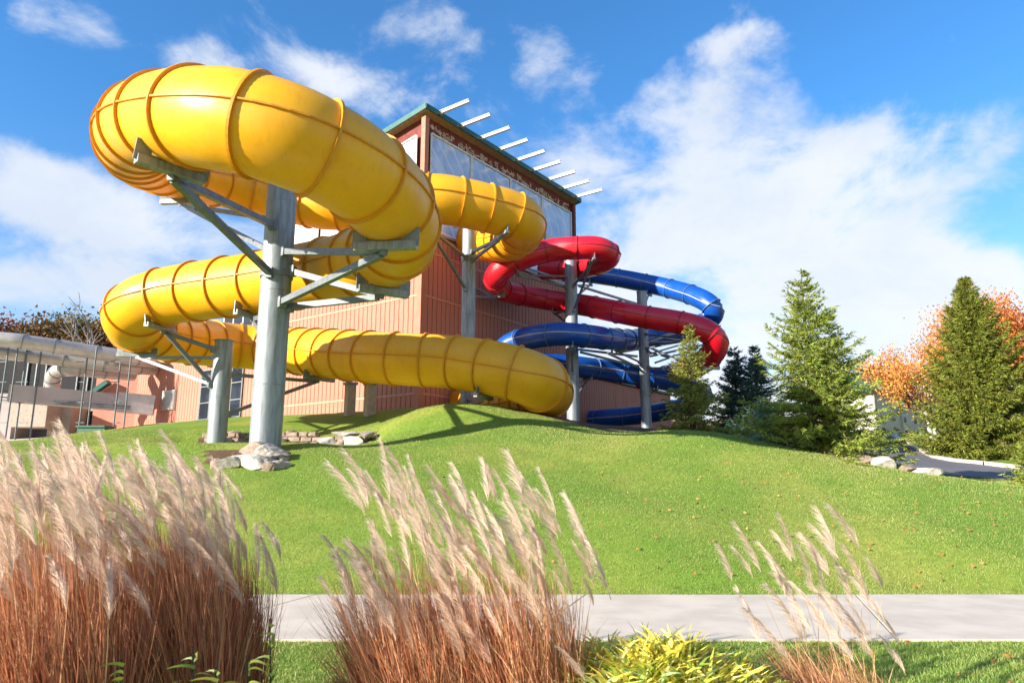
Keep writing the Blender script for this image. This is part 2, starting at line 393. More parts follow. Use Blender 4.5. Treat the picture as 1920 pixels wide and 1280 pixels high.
# terrace step (retaining wall) and the soil pit in front of the tall column
wall_a = PY(385, 838, 23.6); wall_b = PY(702, 836, 22.6)
def terrace(x, y):
    yw = wall_a.y + (wall_b.y - wall_a.y) * (x - wall_a.x) / (wall_b.x - wall_a.x)
    inx = sstep(wall_a.x - 1.5, wall_a.x, x) * sstep(wall_b.x + .3, wall_b.x - .8, x)
    return yw, inx
yw, inx = terrace(GX, GY)
tgt = np.where(GY < yw, 2.45 + .02 * (GY - 17), H)
near = sstep(17.2, 18.2, GY) * sstep(yw + .35, yw + .1, GY)
H = H * (1 - inx * near) + tgt * inx * near
H = H + (.025 * np.sin(GX * 1.7) * np.cos(GY * 1.3) + .012 * np.sin(GX * 3.9 + GY) * np.sin(GY * 3.1)) * sstep(10.6, 13, GY)
def hz(x, y):
    i = np.clip(np.searchsorted(xs, x) - 1, 0, len(xs) - 2); j = np.clip(np.searchsorted(ys, y) - 1, 0, len(ys) - 2)
    u = (x - xs[i]) / (xs[i + 1] - xs[i]); v = (y - ys[j]) / (ys[j + 1] - ys[j])
    return (H[j, i] * (1 - u) + H[j, i + 1] * u) * (1 - v) + (H[j + 1, i] * (1 - u) + H[j + 1, i + 1] * u) * v
def hzf(x, y): return float(hz(np.array([x]), np.array([y]))[0])
def inpoly(x, y, poly):
    c = np.zeros(x.shape, bool); n = len(poly)
    for i in range(n):
        x0, y0 = poly[i]; x1, y1 = poly[(i + 1) % n]
        hit = ((y0 > y) != (y1 > y)) & (x < (x1 - x0) * (y - y0) / (y1 - y0 + 1e-12) + x0); c ^= hit
    return c
def xy(px, py, Y): v = PY(px, py, Y); return (v.x, v.y)
SOIL = [[xy(925, 763, 23.6), xy(1000, 777, 22.8), xy(1060, 793, 22.3), xy(1120, 808, 21.9), xy(1200, 808, 21.6), xy(1330, 808, 21.2), xy(1400, 818, 20.6), xy(1500, 842, 20.0), xy(1620, 862, 19.2), (14.0, 24), (13.5, 36), (9, 44), (-1, 34)],
        [xy(385, 850, 16.2), xy(540, 850, 16.2), xy(535, 838, 17.1), xy(385, 838, 17.4)],
        [(wall_a.x - .4, wall_a.y - .5), (wall_b.x, wall_b.y - .25), (wall_b.x, wall_b.y + .2), (wall_a.x - .4, wall_a.y + .3)]]
soil = np.zeros(GX.shape)
for p in SOIL: soil = np.maximum(soil, inpoly(GX, GY, p).astype(float))
nx, ny = len(xs), len(ys)
idx = np.arange(nx * ny).reshape(ny, nx)
Fq = np.stack([idx[:-1, :-1], idx[:-1, 1:], idx[1:, 1:], idx[1:, :-1]], -1).reshape(-1, 4)
gm = npmesh('ground', np.stack([GX, GY, H], -1).reshape(-1, 3), Fq, M_GROUND, smooth=True)
a = gm.attributes.new('soil', 'FLOAT', 'POINT'); a.data.foreach_set('value', soil.ravel().astype(np.float32))
tag(inst('ground', gm), 'rolling green lawn rising to a grassy mound and mulch beds', None, None, 'structure')

# ------------------------------------------------------------------ sidewalk, slabs as pieces
SW_N, SW_F = 7.35, 10.05
swb = MB(); swb.box((2, (SW_N + SW_F) / 2, -.035), 60, SW_F - SW_N - .04, .05)
sidewalk = tag(swb.build('sidewalk', M_MULCH), 'pale concrete sidewalk across the lawn', None, None, 'structure')
dirj = Vector((-.35, 2.7, 0))
x = -13.0
js = []
jx0 = PZ(590, 1118, 0).x; 
k = -5
while jx0 + k * 3.72 < 22:
    js.append(jx0 + k * 3.72); k += 1
for i in range(len(js) - 1):
    b = MB(); g = .011
    sk = .9
    P4 = [(js[i] + g - sk, SW_N), (js[i + 1] - g - sk, SW_N), (js[i + 1] - g, SW_F), (js[i] + g, SW_F)]
    e = .0015
    P5 = [(P4[0][0] + e, P4[0][1] + e), (P4[1][0] - e, P4[1][1] + e), (P4[2][0] - e, P4[2][1] - e), (P4[3][0] + e, P4[3][1] - e)]
    dz = random.uniform(-.002, .002)
    vs = [(p[0], p[1], -.12) for p in P4] + [(p[0], p[1], .020 + dz) for p in P4] + [(p[0], p[1], .024 + dz) for p in P5]
    b.add(vs, [(0, 3, 2, 1), (0, 1, 5, 4), (1, 2, 6, 5), (2, 3, 7, 6), (3, 0, 4, 7), (4, 5, 9, 8), (5, 6, 10, 9), (6, 7, 11, 10), (7, 4, 8, 11), (8, 9, 10, 11)])
    b.build('slab', M_CONC, sidewalk)

# unseen paving behind the lawn crest, added for warm bounce onto the ducts
yx = np.linspace(-34, -13.5, 40); yy = np.linspace(33.5, 47, 30); YX, YY = np.meshgrid(yx, yy); YZ = hz(YX.ravel(), YY.ravel()).reshape(YX.shape) + .035
ii = np.arange(YX.size).reshape(YX.shape)
tag(inst('bounce_paving', npmesh('bounce_paving', np.stack([YX, YY, YZ], -1).reshape(-1, 3), np.stack([ii[:-1, :-1], ii[:-1, 1:], ii[1:, 1:], ii[1:, :-1]], -1).reshape(-1, 4), M_CONC, smooth=True)), 'unseen paving added under the silver ducts for warm bounce light', None, None, 'structure')

# ------------------------------------------------------------------ road with kerb
kerb_px = [(1640, 806, 75), (1672, 812, 60), (1700, 829, 43), (1735, 846, 36), (1790, 859, 31.5), (1850, 866, 29), (1910, 871, 27.5), (2000, 874, 26), (2200, 880, 25), (2600, 890, 24)]
kp = [PY(*q) for q in kerb_px]
def catmull(pts, per=12):
    P = [Vector(p) for p in pts]; P = [P[0] * 2 - P[1]] + P + [P[-1] * 2 - P[-2]]; out = []; tt = []
    for i in range(1, len(P) - 2):
        p0, p1, p2, p3 = P[i - 1:i + 3]
        for k in range(per):
            t = k / per; out.append(.5 * ((2 * p1) + (p2 - p0) * t + (2 * p0 - 5 * p1 + 4 * p2 - p3) * t * t + (3 * p1 - p0 - 3 * p2 + p3) * t ** 3)); tt.append(i - 1 + t)
    out.append(P[-2]); tt.append(len(pts) - 1); return out, tt
kc, _ = catmull(kp, 8)
rv = []; NR = 14
for i, p in enumerate(kc):
    d = (kc[min(i + 1, len(kc) - 1)] - kc[max(i - 1, 0)]); d.z = 0; d.normalize(); s = Vector((d.y, -d.x, 0))   # s to the near/left side
    if s.y > 0 and s.x > -.2: s = -s
    for k in range(NR + 1):
        q = p + s * (7.5 * k / NR); rv.append((q.x, q.y, hzf(q.x, q.y) + .035))
rb = MB(); rb.add(rv, [(i * (NR + 1) + k, i * (NR + 1) + k + 1, (i + 1) * (NR + 1) + k + 1, (i + 1) * (NR + 1) + k) for i in range(len(kc) - 1) for k in range(NR)], True)
tag(rb.build('road', M_ASPH), 'grey asphalt drive curving up past the hill', None, None, 'structure')
kb = MB()
for i in range(len(kc) - 1):
    a, b = kc[i].copy(), kc[i + 1].copy(); a.z = hzf(a.x, a.y); b.z = hzf(b.x, b.y)
    d = (b - a).normalized(); s = Vector((-d.y, d.x, 0)) * .11
    if s.y < 0: s = -s
    vs = [a - s, a + s * 1.6, b + s * 1.6, b - s]; vs = [v + Vector((0, 0, -.1)) for v in vs] + [v + Vector((0, 0, .17)) for v in vs]
    kb.add(vs, [(4, 5, 6, 7), (0, 4, 7, 3), (1, 2, 6, 5)])
tag(kb.build('kerb', M_CONC), 'pale concrete kerb along the far side of the drive', None, None, 'structure')

# ------------------------------------------------------------------ slides
class Path:
    def __init__(s, ctrl, D, sm=3):
        s.D = D; s.r = D / 2
        pts = [PD(px, py, F * D / d) for px, py, d in ctrl]
        o, t = catmull(pts, 24)
        A = np.array([list(p) for p in o]); 
        for _ in range(sm * 12):
            B = A.copy(); B[1:-1] = .25 * A[:-2] + .5 * A[1:-1] + .25 * A[2:]; A = B
        s.P = A; s.t = np.array(t); s.s = np.concatenate([[0], np.cumsum(np.linalg.norm(np.diff(A, axis=0), axis=1))])
        s.L = s.s[-1]
    def at(s, d):
        p = Vector([np.interp(d, s.s, s.P[:, k]) for k in range(3)])
        a = Vector([np.interp(d - .15, s.s, s.P[:, k]) for k in range(3)]); b = Vector([np.interp(d + .15, s.s, s.P[:, k]) for k in range(3)])
        T = (b - a).normalized(); S = T.cross(Vector((0, 0, 1))).normalized(); return p, T, S, S.cross(T).normalized()
    def d_at(s, ti): return float(np.interp(ti, s.t, s.s))
def build_slide(path, name, label, m, mf, msm, spacing, nseg=36, rings=None, fl=.065, fw=.05):
    root = thing(name, path.at(path.L)[0] - Vector((0, 0, path.r)), label, 'water slide')
    if rings is None:
        k = int(round(path.L / spacing)); ds = list(np.linspace(0, path.L, k + 1))
    else: ds = rings
    r = path.r
    for i in range(len(ds) - 1):
        a, b = ds[i], ds[i + 1]; n = max(5, int((b - a) / .16)); vs = []
        for k in range(n + 1):
            u = k / n; p, T, S, U = path.at(a + (b - a) * u)
            rr = r * (1 + .012 * math.sin(math.pi * u))
            for q in range(nseg):
                t = 2 * math.pi * q / nseg; vs.append(p + S * math.cos(t) * rr + U * math.sin(t) * rr)
        fs = [(k * nseg + q, k * nseg + (q + 1) % nseg, (k + 1) * nseg + (q + 1) % nseg, (k + 1) * nseg + q) for k in range(n) for q in range(nseg)]
        mb = MB(); mb.add(vs, fs, True); sec = mb.build('tube_section', m, root)
        for sg in (-1, 1):
            sf = MB(); vs = []
            for k in range(n + 1):
                u = k / n; p, T, S, U = path.at(a + (b - a) * u)
                for (x_, z_) in ((r * .99, -.017), (r + fl * .75, -.017), (r + fl * .75, .017), (r * .99, .017)): vs.append(p + S * sg * x_ + U * z_)
            sf.add(vs, [(k * 4 + q, k * 4 + (q + 1) % 4, (k + 1) * 4 + (q + 1) % 4, (k + 1) * 4 + q) for k in range(n) for q in range(3)])
            sf.build('seam_flange', msm, sec)
    for i, d in enumerate(ds):
        p, T, S, U = path.at(d); mb = MB(); vs = []
        for q in range(48):
            t = 2 * math.pi * q / 48; e = S * math.cos(t) + U * math.sin(t)
            for (rr, o) in ((r * .985, -fw / 2), (r + fl, -fw / 2), (r + fl, fw / 2), (r * .985, fw / 2)): vs.append(p + e * rr + T * o)
        mb.add(vs, [(q * 4 + k, q * 4 + k + 1, ((q + 1) % 48) * 4 + k + 1, ((q + 1) % 48) * 4 + k) for q in range(48) for k in range(3)])
        mb.build('flange_ring', mf, root)
    return root
YC = [(890, 447, 70), (925, 452, 74), (958, 447, 79), (978, 430, 84), (976, 412, 88), (950, 400, 89), (915, 391, 90), (870, 381, 91), (820, 373, 92), (760, 374, 92), (690, 382, 92),
      (620, 385, 92), (550, 373, 91), (490, 358, 91), (430, 344, 93), (370, 330, 98), (310, 313, 106), (265, 288, 119), (252, 260, 137), (280, 232, 158), (345, 222, 176), (410, 224, 186), (475, 234, 190), (545, 256, 189),
      (610, 285, 184), (670, 322, 177), (720, 366, 166), (746, 410, 153), (745, 450, 142), (715, 478, 133), (665, 496, 126), (610, 509, 121), (550, 520, 118), (480, 531, 114), (400, 542, 110),
      (330, 552, 107), (280, 565, 106), (253, 582, 104), (250, 602, 101), (277, 621, 96), (330, 634, 90), (390, 643, 85), (450, 649, 82), (510, 654, 82), (570, 659, 86), (630, 664, 91), (700, 670, 96), (770, 674, 98),
      (840, 678, 99), (900, 686, 101), (960, 698, 103), (1003, 713, 103), (1024, 730, 99), (1015, 747, 93), (975, 757, 86), (925, 760, 79), (870, 757, 72)]
YP = Path(YC, 1.8)
# ring distances: loose spacing on the big near loop, tighter on the lower runs
rings = [0.]
while rings[-1] < YP.L - .6:
    d = rings[-1]; ti = float(np.interp(d, YP.s, YP.t))
    sp = 1.10 if ti < 13 else (1.5 if ti < 21 else (1.12 if ti < 29 else (1.32 if ti < 38 else 1.1)))
    rings.append(d + sp)
build_slide(YP, 'water_slide', 'huge yellow enclosed tube slide coiling around the tallest grey column', M_YEL, M_YFL, M_YFL, 1.2, 44, rings)
RC = [(1020, 505, 37), (1060, 505, 38), (1100, 500, 40), (1132, 490, 42), (1142, 476, 43), (1118, 465, 43.5), (1080, 465, 43.5), (1040, 468, 43), (1000, 477, 43), (965, 490, 43), (940, 506, 43), (928, 525, 42), (944, 545, 40), (990, 556, 38.5),
      (1045, 565, 38.5), (1100, 573, 40), (1160, 585, 42), (1220, 596, 43), (1285, 607, 44), (1325, 621, 45), (1343, 640, 45), (1335, 664, 44), (1308, 684, 42), (1275, 697, 39), (1240, 706, 36), (1205, 712, 34)]
RP = Path(RC, 1.05, 2)
build_slide(RP, 'water_slide', 'red enclosed tube slide sweeping right behind the small spruce', M_RED, M_RFL, M_RFL, 1.55, 28, None, .04, .035)
BC = [(1010, 512, 33), (1050, 511, 33), (1090, 512, 33.5), (1145, 519, 34), (1200, 529, 34.5), (1255, 541, 35.5), (1300, 554, 37), (1330, 570, 38), (1338, 588, 38), (1322, 605, 37), (1285, 622, 36), (1240, 630, 36), (1200, 636, 37), (1168, 637, 39.5),
      (1135, 634, 42), (1090, 629, 44), (1050, 626, 44), (1010, 630, 43.5), (972, 639, 42.5), (948, 652, 42), (948, 667, 41.5), (980, 677, 41), (1030, 682, 40), (1090, 688, 39.5), (1150, 696, 38.5), (1213, 706, 38.5), (1262, 716, 38.5), (1300, 727, 38), (1318, 742, 37),
      (1300, 758, 36), (1250, 770, 34.5), (1190, 779, 33.5), (1130, 784, 33), (1080, 788, 32)]
BP = Path(BC, 1.05, 2)
build_slide(BP, 'water_slide', 'dark blue enclosed tube slide winding below and behind the red one', M_BLU, M_BFL, M_SEAMW, 1.6, 28, None, .04, .035)

# ------------------------------------------------------------------ columns with arms and cradles
def column(px_b, py_b, Y, py_top, wid, label, atts, extra=(), cap=True):
    base = PY(px_b, py_b, Y); zt = zpy(Y, py_top); zb = hzf(base.x, base.y) - .3
    root = thing('support_column', Vector((base.x, base.y, zb + .3)), label, 'slide support', 'steel columns carrying the water slides')
    r = wid / 2
    b = MB(); b.cyl((base.x, base.y, zb), (base.x, base.y, zt), r, r, 32); b.build('post', M_GALV, root)
    b = MB(); b.cyl((base.x, base.y, zt), (base.x, base.y, zt + .03), r + .02, r + .02, 32); b.build('cap_plate', M_GALD, root)
    b = MB(); zz = zb + 1.9
    while zz < zt - .5: b.cyl((base.x, base.y, zz), (base.x, base.y, zz + .025), r + .004, r + .004, 32, False); zz += 2.4
    if b.v: b.build('weld_seam', M_GALD, root)
    ax = Vector((base.x, base.y, 0))
    for (path, ti, y1, y2, wd) in atts:
        d = path.d_at(ti); p, T, S, U = path.at(d); rr = path.r
        # cradle
        g = wd / .13
        cb = MB(); c = p - U * (rr + .10 * g)
        cb.beam(c - S * rr * .72, c + S * rr * .72, .16 * g, .14 * g)
        cr = cb.build('cradle_beam', M_GALV, root)
        gp = MB()
        for sg in (-1, 1):
            e = c + S * sg * rr * .62
            gp.boxax(e + U * (.16 * g), S * .13 * g, T * .012, U * .17 * g)
        gp.boxax(c + U * .07 * g, S * rr * .60, T * .014, U * .06 * g)
        gp.build('gusset_plate', M_GALD, cr)
        tgt = c - U * (.10 * g)
        h = ax + Vector((0, 0, 0)); dirv = Vector((tgt.x - ax.x, tgt.y - ax.y, 0)).normalized()
        z1 = zpy(Y, y1); z2 = zpy(Y, y2)
        for kk, z in enumerate((z1, z2)):
            if z is None: continue
            q = Vector((ax.x, ax.y, z)) + dirv * (r - .02)
            t2 = tgt if kk == 0 else tgt - dirv * .12 - Vector((0, 0, .02))
            am = MB(); am.beam(q, t2, wd * .9, wd); am.build('brace_arm', M_ARM, root)
            pl = MB(); pl.boxax(q + dirv * .04, dirv * .10, dirv.cross(Vector((0, 0, 1))) * (wd * .62), Vector((0, 0, wd * .9))); pl.build('mounting_plate', M_GALD, root)
    for (z0, z1) in extra:
        b = MB(); b.cyl((base.x, base.y, zpy(Y, z0)), (base.x, base.y, zpy(Y, z1)), r + .03, r + .03, 32); b.build('collar', M_GALD, root)
    return base
column(497, 838, 17.2, 335, .76, 'tallest and thickest grey steel column beside the white rocks', [(YP, 20.0, 432, 520, .15), (YP, 26.2, 478, 572, .15), (YP, 28.8, 510, 577, .15), (YP, 15.6, 405, 466, .13), (YP, 12.2, 380, 440, .13), (YP, 33, 585, 640, .13)], [(508, 522)])
column(405, 838, 22.6, 640, .60, 'short grey column left of the tallest one under the lower yellow bend', [(YP, 35.6, 657, 722, .12), (YP, 38.6, 670, 722, .10), (YP, 44.6, 700, 775, .12)])
column(876, 765, 27.3, 425, .56, 'pale grey column beside the building corner', [(YP, 8.3, 487, 545, .11), (YP, 5.2, 476, 492, .11), (RP, 11.4, 532, 552, .09), (YP, 49.3, 748, 760, .11)], [(480, 492)])
column(1075, 792, 32.5, 487, .60, 'grey column rising through the red slide coil', [(RP, 5.2, 540, 585, .09), (RP, 9.2, 520, 540, .09), (RP, 14.0, 578, 607, .09), (BP, 15.4, 665, 700, .09), (BP, 23.2, 715, 745, .09), (BP, 2.4, 532, 560, .09)])
column(1213, 812, 34.0, 548, .50, 'grey column nearest the small spruce, under the blue slide', [(BP, 4.4, 565, 580, .08), (RP, 18.2, 628, 655, .08), (RP, 21.2, 660, 690, .08), (BP, 9.8, 640, 664, .08), (BP, 13.3, 655, 680, .08), (BP, 25.4, 722, 740, .08)], [(730, 742)])
# loose long struts between the red and blue coils
tg = thing('strut_frame', PY(1140, 700, 34), 'thin steel struts crossing between the red and blue slides', 'steel frame')
for (a, b) in [((1085, 536, 33), (1195, 570, 34)), ((1085, 655, 33), (1195, 668, 34)), ((1140, 662, 32.5), (1187, 684, 34)), ((1088, 660, 33), (1208, 690, 34.5)), ((1220, 640, 34), (1278, 620, 34)),
               ((1222, 628, 34), (1290, 640, 35)), ((1218, 668, 34), (1330, 644, 33.5)), ((1220, 652, 34), (1290, 684, 35)), ((1218, 690, 34), (1262, 690, 35)), ((1228, 680, 34), (1300, 655, 34.5)), ((1040, 520, 34), (990, 503, 34))]:
    m_ = MB(); m_.beam(PY(*a), PY(*b), .10, .10); m_.build('strut', M_GALV, tg)
def cpost(px, py, Y, pyt, lab):
    b = PY(px, py, Y); zb = hzf(b.x, b.y) - .2; zt = zpy(Y, pyt)
    t = thing('concrete_post', Vector((b.x, b.y, zb + .2)), lab, 'post', 'square concrete posts under the lower yellow run')
    q = MB(); s = Vector((.8, .6, 0)); u = Vector((-.6, .8, 0)); q.boxax((b.x, b.y, (zb + zt) / 2), s * .17, u * .17, (0, 0, (zt - zb) / 2)); q.build('shaft', M_CONCP, t)
    q = MB(); q.boxax((b.x, b.y, zt + .06), s * .22, u * .22, (0, 0, .05)); q.build('bearing_plate', M_GALD, t)
cpost(655, 777, 27.2, 722, 'left tan square post in front of the pink wall')
cpost(693, 770, 26.4, 722, 'right tan square post in front of the pink wall')

# ------------------------------------------------------------------ main building
CR = PY(787, 640, 30.0); CXY = Vector((CR.x, CR.y, 0))
DR = Vector((.594, .805, 0)).normalized(); NRM_R = Vector((.805, -.594, 0)).normalized()
DL = Vector((-.805, .594, 0)).normalized(); NRM_L = Vector((-.594, -.805, 0)).normalized()
ZB = 3.9
def tz(py, t=0, d=DR): return zpy((CXY + d * t).y, py)
bld = thing('water_park_building', Vector((CXY.x, CXY.y, ZB)), 'tall pink vertical-sided tower with glazed top and green roof edge behind the slides', 'building')
def wallpt(D, t, z, off, N): p = CXY + D * t + N * off; return Vector((p.x, p.y, z))
_bm = {}
def board_mesh(h, N, D):
    k = (round(h, 2), round(N.x, 2))
    if k not in _bm:
        b = MB(); hw = .137; e = .012; vs = []
        for z in (0, h):
            for (u, v) in ((-hw, 0), (-hw, .028), (-hw + e, .038), (hw - e, .038), (hw, .028), (hw, 0)): vs.append(D * u + N * v + Vector((0, 0, z)))
        fs = [(i, i + 1, 7 + i, 6 + i) for i in range(5)] + [(5, 4, 3, 2, 1, 0), (6, 7, 8, 9, 10, 11)]
        if D is DR: pass
        b.add(vs, fs); _bm[k] = b.mesh('board', M_PINK)
    return _bm[k]
def siding(D, N, t0, t1, levels, nm='siding_wall', maxn=10**9):
    b = MB(); z0, z1 = levels[0], levels[-1]
    b.boxax((wallpt(D, t0, (z0 + z1) / 2, -.15, N) + wallpt(D, t1, (z0 + z1) / 2, -.15, N)) / 2, D * (t1 - t0) / 2, N * .15, Vector((0, 0, (z1 - z0) / 2)))
    wl = b.build(nm, M_PINKD, bld); n = int((t1 - t0) / .30); st = (t1 - t0) / n; cnt = 0
    far = MB()
    for li in range(len(levels) - 1):
        za, zb = levels[li], levels[li + 1] - .10
        for i in range(n):
            p = wallpt(D, t0 + st * (i + .5), za, 0, N)
            if cnt < maxn: inst('board', board_mesh(zb - za, N, D), wl, p)
            else: far.boxax(p + N * .016 + Vector((0, 0, (zb - za) / 2)), D * .137, N * .016, Vector((0, 0, (zb - za) / 2)))
            cnt += 1
        if li < len(levels) - 2:
            q = MB(); zc = levels[li + 1] - .05; a = wallpt(D, t0, zc, .03, N); c = wallpt(D, t1, zc, .03, N)
            q.boxax((a + c) / 2, D * (t1 - t0) / 2, N * .03, Vector((0, 0, .05))); q.build('band_board', M_TRIM, wl)
    if far.v: tag(far.build('board', M_PINK, wl), kind='stuff')
    return wl
zTopR = tz(222); zGlB = tz(424); zL1 = tz(735); zL2 = tz(550); zL3 = tz(466)
print('Z levels', zTopR, zGlB, zL1, zL2, zL3, 'corner', CR)
TR = 13.2; TL = 11.6
siding(DR, NRM_R, .12, TR, [ZB, zL1, zL2, zL3, zGlB - .15], 'shaded_siding_wall', 200)
siding(DL, NRM_L, .12, TL, [ZB, zL1, zL2, zL3, zGlB - .15], 'sunlit_siding_wall', 160)
# glazed storey
core = MB(); zc0, zc1 = zGlB - .15, zTopR + .2
q0 = CXY; vs = []
slope = -.16      # roof falls to the back left
for z, k in ((zc0, 0), (zc1, 1)):
    for (a, b2) in ((0, 0), (TR, 0), (TR, TL), (0, TL)):
        p = CXY + DR * a + DL * b2 - (NRM_R + NRM_L) * .12; vs.append((p.x, p.y, z + k * slope * b2))
core.add(vs, [(0, 1, 5, 4), (1, 2, 6, 5), (2, 3, 7, 6), (3, 0, 4, 7), (4, 5, 6, 7)]); core.build('upper_storey', M_FASC, bld)
# corner posts
for (a, b2, nm_) in ((0, 0, 0), (TR, 0, 1)):
    p = CXY + DR * a + DL * b2; q = MB(); q.boxax((p.x, p.y, (ZB + zTopR) / 2), DR * .13, DL * .13, (0, 0, (zTopR - ZB) / 2 + .05)); q.build('corner_trim', M_PINK if a == 0 else M_FASC, bld)
# window panels on the right face
def panel(D, N, t0, t1, z0, z1, z1b=None, zb0=None, m=M_GLASS, fm=M_WHITE, nm='window'):
    z1b = z1 if z1b is None else z1b; zb0 = z0 if zb0 is None else zb0
    fr = MB(); c = [wallpt(D, t0, z0, .05, N), wallpt(D, t1, zb0, .05, N), wallpt(D, t1, z1b, .05, N), wallpt(D, t0, z1, .05, N)]
    for i in range(4): fr.beam(c[i], c[(i + 1) % 4], .07, .07)
    f = fr.build(nm, fm, bld); g = MB(); cc = [p - N * .03 for p in c]; gg = [p - N * .06 for p in c]
    g.add(cc + gg, [(0, 1, 2, 3), (7, 6, 5, 4), (0, 4, 5, 1), (1, 5, 6, 2), (2, 6, 7, 3), (3, 7, 4, 0)]); g.build('pane', m, f); return f
zg1 = zTopR - .62
edges = [.35, 3.35, 6.7, 9.75, TR - .25]
for i in range(4):
    panel(DR, NRM_R, edges[i] + .03, edges[i + 1] - .03, zGlB, zg1)
panel(DL, NRM_L, .5, 3.2, zGlB, zg1 - .12, zg1 - .12 + slope * 2.7, m=mat('pale_film', (.62, .66, .74), .25, var=.1, scale=.8, spec=.8))
panel(DL, NRM_L, 3.5, 7.2, zGlB, zg1 - .12 + slope * 3, zg1 - .12 + slope * 6.7, m=MATS['pale_film'])
panel(DL, NRM_L, 7.5, 11.2, zGlB, zg1 - .12 + slope * 7, zg1 - .12 + slope * 10.7, m=MATS['pale_film'])
q = MB(); a = wallpt(DR, 10.75, zGlB + .1, .1, NRM_R); q.boxax(a + Vector((0, 0, 1.2)), DR * .75, NRM_R * .03, (0, 0, 1.25)); q.build('pale_panel', M_BEAM, bld)
# trim strip under glazing
for D, N, t1 in ((DR, NRM_R, TR), (DL, NRM_L, TL)):
    q = MB(); a = wallpt(D, 0, zGlB - .10, .05, N); c = wallpt(D, t1, zGlB - .10, .05, N); q.boxax((a + c) / 2, D * t1 / 2, N * .05, (0, 0, .06)); q.build('sill_band', M_GREYW, bld)
# glue remnants on the fascia: irregular thin plaster flakes
rr = random.Random(5)
for i in range(120):
    t = rr.uniform(.3, TR - .3); z = zTopR - rr.uniform(.12, .5); q = MB()
    for k in range(rr.randint(1, 3)):
        wv, hv = (rr.uniform(.04, .16), rr.uniform(.02, .05)) if rr.random() < .5 else (rr.uniform(.02, .04), rr.uniform(.05, .16))
        c = wallpt(DR, t + rr.uniform(-.1, .1), z + rr.uniform(-.08, .08), -.11, NRM_R)
        q.boxax(c, DR * wv, NRM_R * .012, Vector((0, 0, hv)))
    q.build('plaster_flake', M_PATCH, bld)
# roof slab, green edge, soffit
def roofpt(a, b2, z): p = CXY + DR * a + DL * b2; return Vector((p.x, p.y, z + slope * b2))
ro = .38; q = MB(); cs = [(-ro, -ro), (TR + ro, -ro), (TR + ro, TL + ro), (-ro, TL + ro)]
zt = zTopR + .22
# offsets along outward normals: DR*(−ro) moves toward left-front
vs = [roofpt(a, b2, zt) for a, b2 in cs] + [roofpt(a, b2, zt + .12) for a, b2 in cs]
q.add(vs, [(0, 3, 2, 1), (4, 5, 6, 7), (0, 1, 5, 4), (1, 2, 6, 5), (2, 3, 7, 6), (3, 0, 4, 7)]); roof = q.build('roof', M_SOFF, bld)
for i in range(4):
    a, b2 = cs[i], cs[(i + 1) % 4]; q = MB(); q.beam(roofpt(a[0], a[1], zt + .07), roofpt(b2[0], b2[1], zt + .07), .06, .26); q.build('roof_edge', M_GREEN, roof)
# projecting beams
beam_px = [(815, 218, 870, 180), (857, 240, 908, 207), (896, 262, 945, 231), (932, 284, 980, 255), (965, 303, 1013, 276), (993, 320, 1042, 294), (1021, 337, 1070, 311), (1050, 353, 1097, 329), (1080, 371, 1124, 349)]
for i in range(9):
    t = .55 + (TR - .75) * (i / 8.0) ; a = CXY + DR * t + NRM_R * .25; b2 = CXY + DR * t + NRM_R * 2.2
    q = MB(); za = zt + .02
    q.ibeam(Vector((a.x, a.y, za + .16)), Vector((b2.x, b2.y, za + .16)), .13, .17, .025); q.build('roof_beam', M_BEAM, bld)
# low wing going right behind the blue slide
def wing_r():
    t0, t1 = TR, TR + 13.5
    z1 = zpy((CXY + DR * t0).y, 700)
    w_ = siding(DR, NRM_R, t0, t1, [ZB - .8, ZB + .9, z1], 'low_wing_wall', 60)
    q = MB(); a = wallpt(DR, t0, z1 + .06, .05, NRM_R); c = wallpt(DR, t1, z1 + .06, .05, NRM_R); q.boxax((a + c) / 2, DR * (t1 - t0) / 2, NRM_R * .12, (0, 0, .08)); q.build('eave_trim', M_GREEN, w_)
    q = MB(); q.boxax(wallpt(DR, t0 + 5.0, ZB + 1.4, .35, NRM_R), DR * .7, NRM_R * .35, (0, 0, .25)); q.build('wall_unit', M_PINK, w_)
wing_r()
